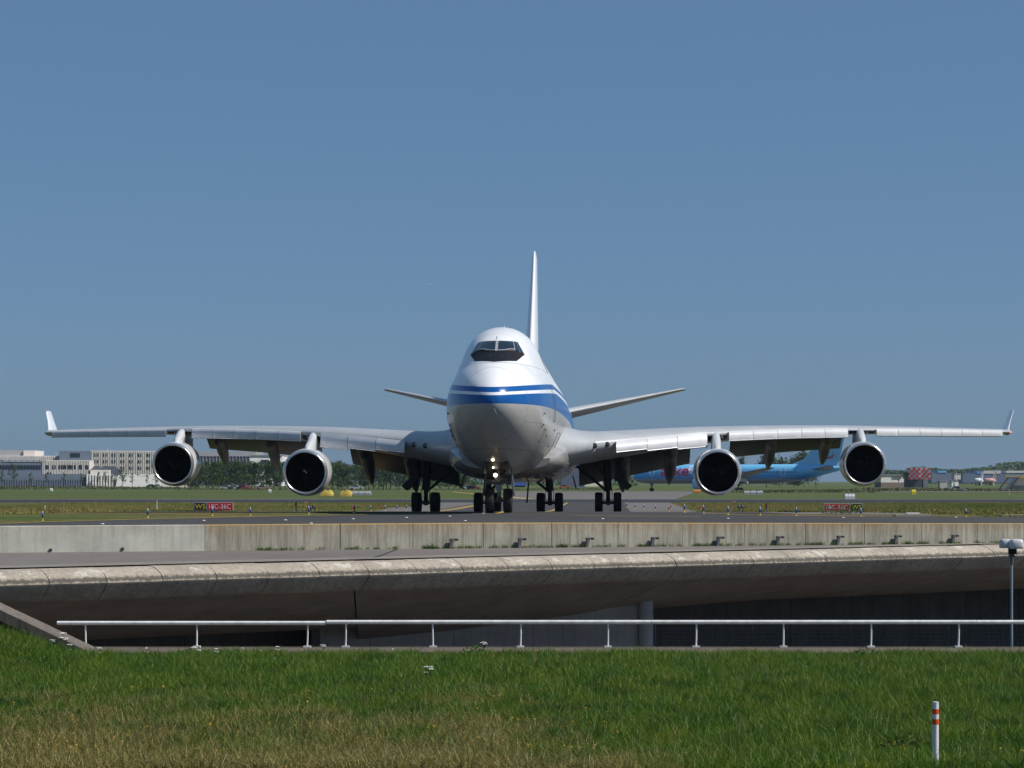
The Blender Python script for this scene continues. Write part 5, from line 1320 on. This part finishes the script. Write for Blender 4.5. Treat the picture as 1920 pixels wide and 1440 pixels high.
def scatter(o, srcs, density, smin, smax, seed, align=.0):
    ng = bpy.data.node_groups.new('scatter', 'GeometryNodeTree')
    ng.interface.new_socket('Geometry', in_out='INPUT', socket_type='NodeSocketGeometry'); ng.interface.new_socket('Geometry', in_out='OUTPUT', socket_type='NodeSocketGeometry')
    N = ng.nodes; Lk = ng.links; gi = N.new('NodeGroupInput'); go = N.new('NodeGroupOutput'); jn = N.new('GeometryNodeJoinGeometry')
    for i, s in enumerate(srcs):
        dp = N.new('GeometryNodeDistributePointsOnFaces'); dp.inputs['Density'].default_value = density/len(srcs); dp.inputs['Seed'].default_value = seed+i
        Lk.new(gi.outputs[0], dp.inputs['Mesh']); oi = N.new('GeometryNodeObjectInfo'); oi.inputs['Object'].default_value = s
        ip = N.new('GeometryNodeInstanceOnPoints'); Lk.new(dp.outputs['Points'], ip.inputs['Points']); Lk.new(oi.outputs['Geometry'], ip.inputs['Instance'])
        rv = N.new('FunctionNodeRandomValue'); rv.data_type = 'FLOAT_VECTOR'; rv.inputs[0].default_value = (-.12, -.12, 0); rv.inputs[1].default_value = (.12, .12, 6.283); rv.inputs['Seed'].default_value = seed+7+i
        Lk.new(rv.outputs[0], ip.inputs['Rotation'])
        rs = N.new('FunctionNodeRandomValue'); rs.inputs[2].default_value = smin; rs.inputs[3].default_value = smax; rs.inputs['Seed'].default_value = seed+17+i
        Lk.new(rs.outputs[1], ip.inputs['Scale']); Lk.new(ip.outputs[0], jn.inputs[0])
    Lk.new(jn.outputs[0], go.inputs[0]); md = o.modifiers.new('scatter', 'NODES'); md.node_group = ng; return o
def mk_blade():
    t = NT('grass_blades'); v = t.pos; x, y, z = t.sep(v)[:3]
    f1 = t.noise(v, .45, 5, .65); f3 = t.noise(v, 9.0, 3, .6); f4 = t.noise(v, 40.0, 2, .6)
    a = t.math('ADD', t.math('MULTIPLY', t.math('SUBTRACT', 45.8, y), .085), t.math('ADD', t.math('MULTIPLY', t.math('SUBTRACT', f1, .5), 3.6), t.math('ADD', t.math('MULTIPLY', t.math('SUBTRACT', t.noise(v, 2.2, 4, .65), .5), 2.6), t.math('MULTIPLY', t.math('SUBTRACT', t.noise(v, 9, 3, .6), .5), 2.2))))
    a = t.math('SUBTRACT', a, t.math('MULTIPLY', t.math('MAXIMUM', t.math('SUBTRACT', x, -.5), 0.0), .30))
    k = t.ramp(a, [(.0, 0.0), (.75, 1.0)])
    gsel = t.ramp(t.math('ADD', t.math('MULTIPLY', f3, .6), t.math('MULTIPLY', f4, .4)), [(.30, (.030, .085, .005)), (.50, (.072, .165, .010)), (.70, (.20, .27, .03))])
    dsel = t.ramp(f4, [(.40, (.075, .14, .014)), (.49, (.24, .18, .055)), (.61, (.56, .41, .18))])
    f5 = t.noise(v, 1.1, 4, .65)
    gsel = t.mix(t.math('MULTIPLY', t.ramp(f5, [(.46, 0.0), (.62, 1.0)]), .65), gsel, (.20, .235, .022))
    gsel = t.mix(t.math('MULTIPLY', t.ramp(t.noise(v, .8, 4, .6, (1, 1, 1)), [(.36, 1.0), (.50, 0.0)]), .75), gsel, (.022, .07, .008))
    c = t.mix(t.math('MULTIPLY', k, .84), gsel, dsel)
    t.out(c, .55, Specular_IOR_Level=.3); tr = t.n('BsdfTranslucent'); t.l(c, tr.inputs[0]); mx = t.n('MixShader'); mx.inputs[0].default_value = .35
    t.l(t.b.outputs[0], mx.inputs[1]); t.l(tr.outputs[0], mx.inputs[2]); t.l(mx.outputs[0], t.t.nodes['Material Output'].inputs[0]); return t.m
M['blade'] = mk_blade()
srcs = [hidden('grass_tuft', tuft(70+i, 34, (.20, .16, .12)[i], (.10, .17, .27)[i], .0125, 1.0), M['blade']) for i in range(3)]
mb = MB(); mb.grid(lambda u, v: (-23+45*u, 33.0+28.8*v, gn(-23+45*u, 33.0+28.8*v)), 90, 56)
scatter(kind(mb.build('bank_grass', M['blade']), 'stuff'), srcs, 80, .45, 1.4, 3)
# seed stalks and broad leaves mixed into the turf
M['straw'] = mk_leaf('straw_stalks', (.20, .15, .07), (.42, .33, .16), .2); M['broad'] = mk_leaf('broad_leaves', (.018, .06, .012), (.06, .13, .02), .25)
sk = tuft(301, 5, .10, .34, .006, .5); st_src = hidden('seed_stalks', sk, M['straw'])
bl = MB(); rr = random.Random(302)
for i in range(16):
    a = rr.uniform(0, 6.28); L = rr.uniform(.10, .20); d = Vector((math.cos(a), math.sin(a), rr.uniform(.3, 1.1))); w = Vector((-math.sin(a), math.cos(a), 0))*rr.uniform(.025, .045); b = Vector((rr.uniform(-.05, .05), rr.uniform(-.05, .05), 0))
    bl.add([b, b+d*L*.5+w, b+d*L-Vector((0, 0, .03)), b+d*L*.5-w], [(0, 1, 2, 3)])
bl_src = hidden('broad_leaf_weed', bl, M['broad'])
mb = MB(); mb.grid(lambda u, v: (-17+34*u, 33.5+28.0*v, gn(-17+34*u, 33.5+28.0*v)), 40, 40)
scatter(kind(mb.build('seed_stalk_field', M['straw']), 'stuff'), [st_src], 3.0, .5, 1.2, 51)
mb = MB(); rr = random.Random(303)
for i in range(150):
    x, y = rr.uniform(-13, 13), rr.uniform(36, 61); q = rr.uniform(.3, 1.1); mb.grid(lambda u, v: (x+(u-.5)*q*1.8, y+(v-.5)*q, gn(x, y)), 1, 1)
scatter(kind(mb.build('broad_leaf_patches', M['broad']), 'stuff'), [bl_src], 14, .6, 1.5, 61)
# taller rank growth along the kerb
tall = [hidden('tall_tuft', tuft(90+i, 26, .16, .34, .010, .7), M['blade']) for i in range(2)]
mb = MB(); mb.grid(lambda u, v: (-22+21*u, 60.4+1.3*v, gn(-22+21*u, 60.4+1.3*v)), 50, 2)
scatter(kind(mb.build('kerb_grass', M['blade']), 'stuff'), tall, 5, .3, 1.1, 13)
mb = MB(); rr = random.Random(77)
for i in range(190):
    x, y = rr.uniform(-13, 13), rr.uniform(36, 61); mb.grid(lambda u, v: (x+(u-.5)*1.2, y+(v-.5)*.9, gn(x, y)), 1, 1)
scatter(kind(mb.build('coarse_tufts', M['blade']), 'stuff'), tall, 7, .5, 1.0, 23)
# verge growth on the airfield
def mk_verge():
    t = NT('verge_blades'); v = t.pos; f1 = t.noise(v, .055, 5, .65, (.5, 1, 1)); f2 = t.noise(v, .8, 4, .7)
    c = t.ramp(t.math('ADD', t.math('MULTIPLY', f1, .62), t.math('MULTIPLY', f2, .38)), [(.36, (.075, .135, .02)), (.46, (.14, .165, .035)), (.54, (.27, .225, .08)), (.64, (.15, .10, .045))])
    t.out(c, .8, Specular_IOR_Level=.2); return t.m
M['verge'] = mk_verge()
vt = [hidden('verge_tuft', tuft(120+i, 42, .55, (.11, .17)[i], .03, .9), M['verge']) for i in range(2)]
mb = MB()
for x in np.arange(-58, 70, 1.6):
    y = farY(x)+.25
    if fx[8]-2 < x < farR[0].x+1: continue
    while y < 320:
        st_ = 2.0 if y < 200 else 5.0
        if abs(x+.8) < y*.24 and (x < axis_x(y)-18.3-fil(y)*.15 or x > axis_x(y)+13.8+fil(y)*.35) and not (y > 128 and 1530 < 960+(x+.8)*FPX/y < 1632):
            mb.add([(x, y, g(x, y)-.03), (x+1.6, y, g(x+1.6, y)-.03), (x+1.6, y+st_, g(x+1.6, y+st_)-.03), (x, y+st_, g(x, y+st_)-.03)], [(0, 1, 2, 3)])
        y += st_
scatter(kind(mb.build('verge_grass', M['verge']), 'stuff'), vt, 3.2, .5, 1.3, 31)
# grass in the crack at the wall foot
mb = MB()
for px in range(470, 1960, 4):
    if px < 790 and random.Random(px).random() < .45: continue
    p = wall_hit(px, 0)+wn_*.04; z = .405-.0055*p.x; q = p+wd*.14
    mb.add([(p.x, p.y, z), (q.x, q.y, z), (q.x+wn_.x*.14, q.y+wn_.y*.14, z), (p.x+wn_.x*.14, p.y+wn_.y*.14, z)], [(0, 1, 2, 3)])
wt = [hidden('wall_tuft', tuft(140+i, 22, .10, .15, .012, .9), M['leaf2']) for i in range(2)]
scatter(kind(mb.build('wall_foot_grass', M['leaf2']), 'stuff'), wt, 42, .5, 1.3, 41)

# ---- flowers and weeds
M['umbel'] = plain('umbel_white', (.72, .74, .66), .8, var=.1, scale=9)
M['stem'] = mk_leaf('weed_stem', (.05, .085, .02), (.09, .13, .035), .2)
def umbel_plant(seed, h, n):
    rr = random.Random(seed); s = MB(); u = MB(); lf = MB()
    for i in range(n):
        a = rr.uniform(0, 6.28); hh = h*(1 if i == 0 else rr.uniform(.55, .92)); off = 0 if i == 0 else rr.uniform(.06, .2)*h
        t = Vector((math.cos(a)*off, math.sin(a)*off, hh)); s.path([(0, 0, 0), (t.x*.3, t.y*.3, hh*.5), tuple(t)], [.008, .006, .004], 5)
        R_ = rr.uniform(.045, .085)*(1.2 if i == 0 else .8)
        for k in range(26):
            b = rr.uniform(0, 6.28); r = R_*math.sqrt(rr.random()); c = t+Vector((r*math.cos(b), r*math.sin(b), .025-r*r*2+rr.uniform(-.006, .006)))
            q = .017; u.add([c+Vector((-q, 0, 0)), c+Vector((0, -q, .004)), c+Vector((q, 0, 0)), c+Vector((0, q, .004)), c+Vector((0, 0, .012))], [(0, 1, 4), (1, 2, 4), (2, 3, 4), (3, 0, 4), (3, 2, 1, 0)])
            if k % 3 == 0: s.path([tuple(t-Vector((0, 0, .05))), tuple(c)], .0025, 3)
    for k in range(9):
        a = rr.uniform(0, 6.28); L = rr.uniform(.1, .22); z = rr.uniform(.02, h*.45); d = Vector((math.cos(a), math.sin(a), .35)); w = Vector((-d.y, d.x, 0))*.035; b = Vector((0, 0, z))
        lf.add([b, b+d*L*.5+w, b+d*L-Vector((0, 0, .03)), b+d*L*.5-w], [(0, 1, 2, 3)])
    return s.mesh('stem', M['stem']), u.mesh('flower_head', M['umbel']), lf.mesh('leaves', M['stem'])
UV = [umbel_plant(i, (.42, .55, .34)[i % 3], (3, 5, 2)[i % 3]) for i in range(6)]
us = sorted([(98, 61.2, .75), (118, 61.3, 1.0), (131, 61.4, .9), (185, 61.0, .8), (275, 61.5, .55), (364, 61.4, .95), (372, 60.6, .7), (408, 61.3, .5), (432, 61.5, .55), (455, 61.3, .5), (490, 61.4, .6), (520, 61.0, .6), (577, 61.0, .6), (605, 61.3, .9), (737, 61.3, .5), (838, 61.0, .4), (880, 61.4, .8), (906, 61.5, 1.05), (405, 60.0, .55), (803, 51.5, 1.1), (1150, 61.4, .3), (985, 38.0, .35), (970, 38.4, .3), (1048, 45.5, .3), (750, 60.5, .5), (515, 58, .45)])
for i, (px, Y, s) in enumerate(us):
    x = (px-960)*Y/FPX; o = thing('umbel_weed', 'wild weed with white flat flower heads in the bank grass, %s from left' % ORD[i], 'weed', (x, Y, gn(x, Y)-.01), (0, 0, i*2.1), 'white flowering weeds'); o.scale = (s*1.0,)*3
    for me in UV[i % 6]: link(me.name.split('.')[0], me, o)
# yellow and orange blossoms, countless
rr = random.Random(21); fl = MB(); clusters = [(rr.uniform(20, 1150), rr.uniform(1290, 1438)) for _ in range(52)] + [(1652, 1418), (1665, 1428), (1675, 1422), (1905, 1432), (1893, 1438), (1880, 1400), (470, 1262), (485, 1265), (490, 1285)]
for px, py in clusters:
    for k in range(rr.randint(1, 7)):
        Y = (CAMZ+1.23)*FPX/(py-HOR)+rr.gauss(0, .35); x = (px-960)*Y/FPX+rr.gauss(0, .22); z = gn(x, Y)+rr.uniform(.14, .24); r = rr.uniform(.013, .026)
        p = Vector((x, Y, z)); fl.add([p+Vector((r*math.cos(a), r*math.sin(a)*.9, rr.uniform(-.2, .2)*r)) for a in (0, 1.26, 2.51, 3.77, 5.03)]+[p+Vector((0, -.3*r, r*.7))], [(0, 1, 5), (1, 2, 5), (2, 3, 5), (3, 4, 5), (4, 0, 5), (4, 3, 2, 1, 0)])
        fl.path([(x, Y, z-.15), (x, Y, z-.005)], .0025, 3)
kind(fl.build('yellow_blossoms', plain('blossom_yellow', (.72, .40, .02), .7)), 'stuff')
# leafy weeds
def leafy(name, label, px, py, Y, w, h, n, seed, mat):
    rr = random.Random(seed); x = (px-960)*Y/FPX; L = MB(); S = MB()
    for i in range(n):
        a = rr.uniform(0, 6.28); r = w/2*math.sqrt(rr.random()); z = h*rr.random()*(1-.5*(r/(w/2))**2); p = Vector((r*math.cos(a), r*math.sin(a)*.7, z)); s = rr.uniform(.05, .12)
        nn = Vector((rr.uniform(-1, 1), rr.uniform(-1, 1), rr.uniform(.1, 1))).normalized(); u = nn.orthogonal().normalized(); v = nn.cross(u)
        L.add([p-u*s*.5, p+v*s*.25, p+u*s*.5-nn*s*.15, p-v*s*.25], [(0, 1, 2, 3)])
    for i in range(7): a = rr.uniform(0, 6.28); S.path([(0, 0, 0), (math.cos(a)*w*.2, math.sin(a)*w*.15, h*.8)], [.008, .004], 4)
    zz = gn(x, Y) if Y < 64 else g(x, Y)
    o = thing(name, label, 'weed', (x, Y, zz)); S.build('stem', M['stem'], o); L.build('leaves', mat, o); return o
leafy('leafy_weed', 'dark leafy weed clump in the grass left of the marker post', 1703, 1400, 37.6, 1.0, .32, 420, 1, M['leaf'])
leafy('leafy_weed', 'leafy weed clump at the bottom right of the grass', 1830, 1425, 36.8, .9, .22, 300, 2, M['leaf'])
leafy('leafy_weed', 'bushy weed clump in front of the kerb right of centre', 1625, 1226, 61.3, 1.0, .32, 340, 3, M['leaf2'])
leafy('leafy_weed', 'bushy weed clump at the kerb under the left handrail', 365, 1226, 61.2, 1.2, .35, 340, 4, M['leaf2'])
leafy('leafy_weed', 'leafy weed with white umbels at the kerb left of centre', 893, 1222, 61.4, .9, .42, 300, 5, M['leaf2'])
p = pick(1578, 966.5); leafy('dark_bush', 'dark low bush under the right taxiway sign', 1578, 966, p.y+4, 2.3, .55, 500, 6, M['leaf'])
p = pick(1690, 964); leafy('dark_bush', 'green weed clump right of the right taxiway sign', 1690, 964, p.y+4, 2.2, .5, 260, 7, M['leaf2'])
for px, w_, sd in ((505, .9, 8), (800, .6, 9)):
    q = wall_hit(px, 0)+wn_*.2; rr = random.Random(sd); L = MB()
    for i in range(150):
        a = rr.uniform(0, 6.28); r = w_/2*math.sqrt(rr.random()); pz = .26*rr.random()*(1-r/w_*1.4)+.01; pp_ = Vector((r*math.cos(a), r*math.sin(a)*.4, pz)); s = rr.uniform(.04, .1); nn = Vector((rr.uniform(-1, 1), rr.uniform(-1, 1), rr.uniform(.1, 1))).normalized(); u = nn.orthogonal().normalized(); v = nn.cross(u)
        L.add([pp_-u*s*.5, pp_+v*s*.25, pp_+u*s*.5, pp_-v*s*.25], [(0, 1, 2, 3)])
    o = tag(L.build('wall_weed', M['leaf2']), 'green weed growing at the wall foot, %s' % ('under the left landing gear' if px > 700 else 'left under the inner left engine'), 'weed'); o.location = (q.x, q.y, .40)

# ------------------------------------------------------------------ air
HZ = 0.00006
mb = MB(); mb.box(-2600, 2600, -40, 5200, -8, 30)
hz = kind(mb.build('haze', None), 'stuff')
hm_ = bpy.data.materials.new('haze_air'); hm_.use_nodes = True; nt = hm_.node_tree; nt.nodes.remove(nt.nodes['Principled BSDF'])
pv = nt.nodes.new('ShaderNodeVolumePrincipled'); pv.inputs['Color'].default_value = (.62, .78, 1.0, 1); pv.inputs['Density'].default_value = HZ; pv.inputs['Anisotropy'].default_value = .2
nt.links.new(pv.outputs[0], nt.nodes['Material Output'].inputs['Volume']); hz.data.materials.append(hm_)
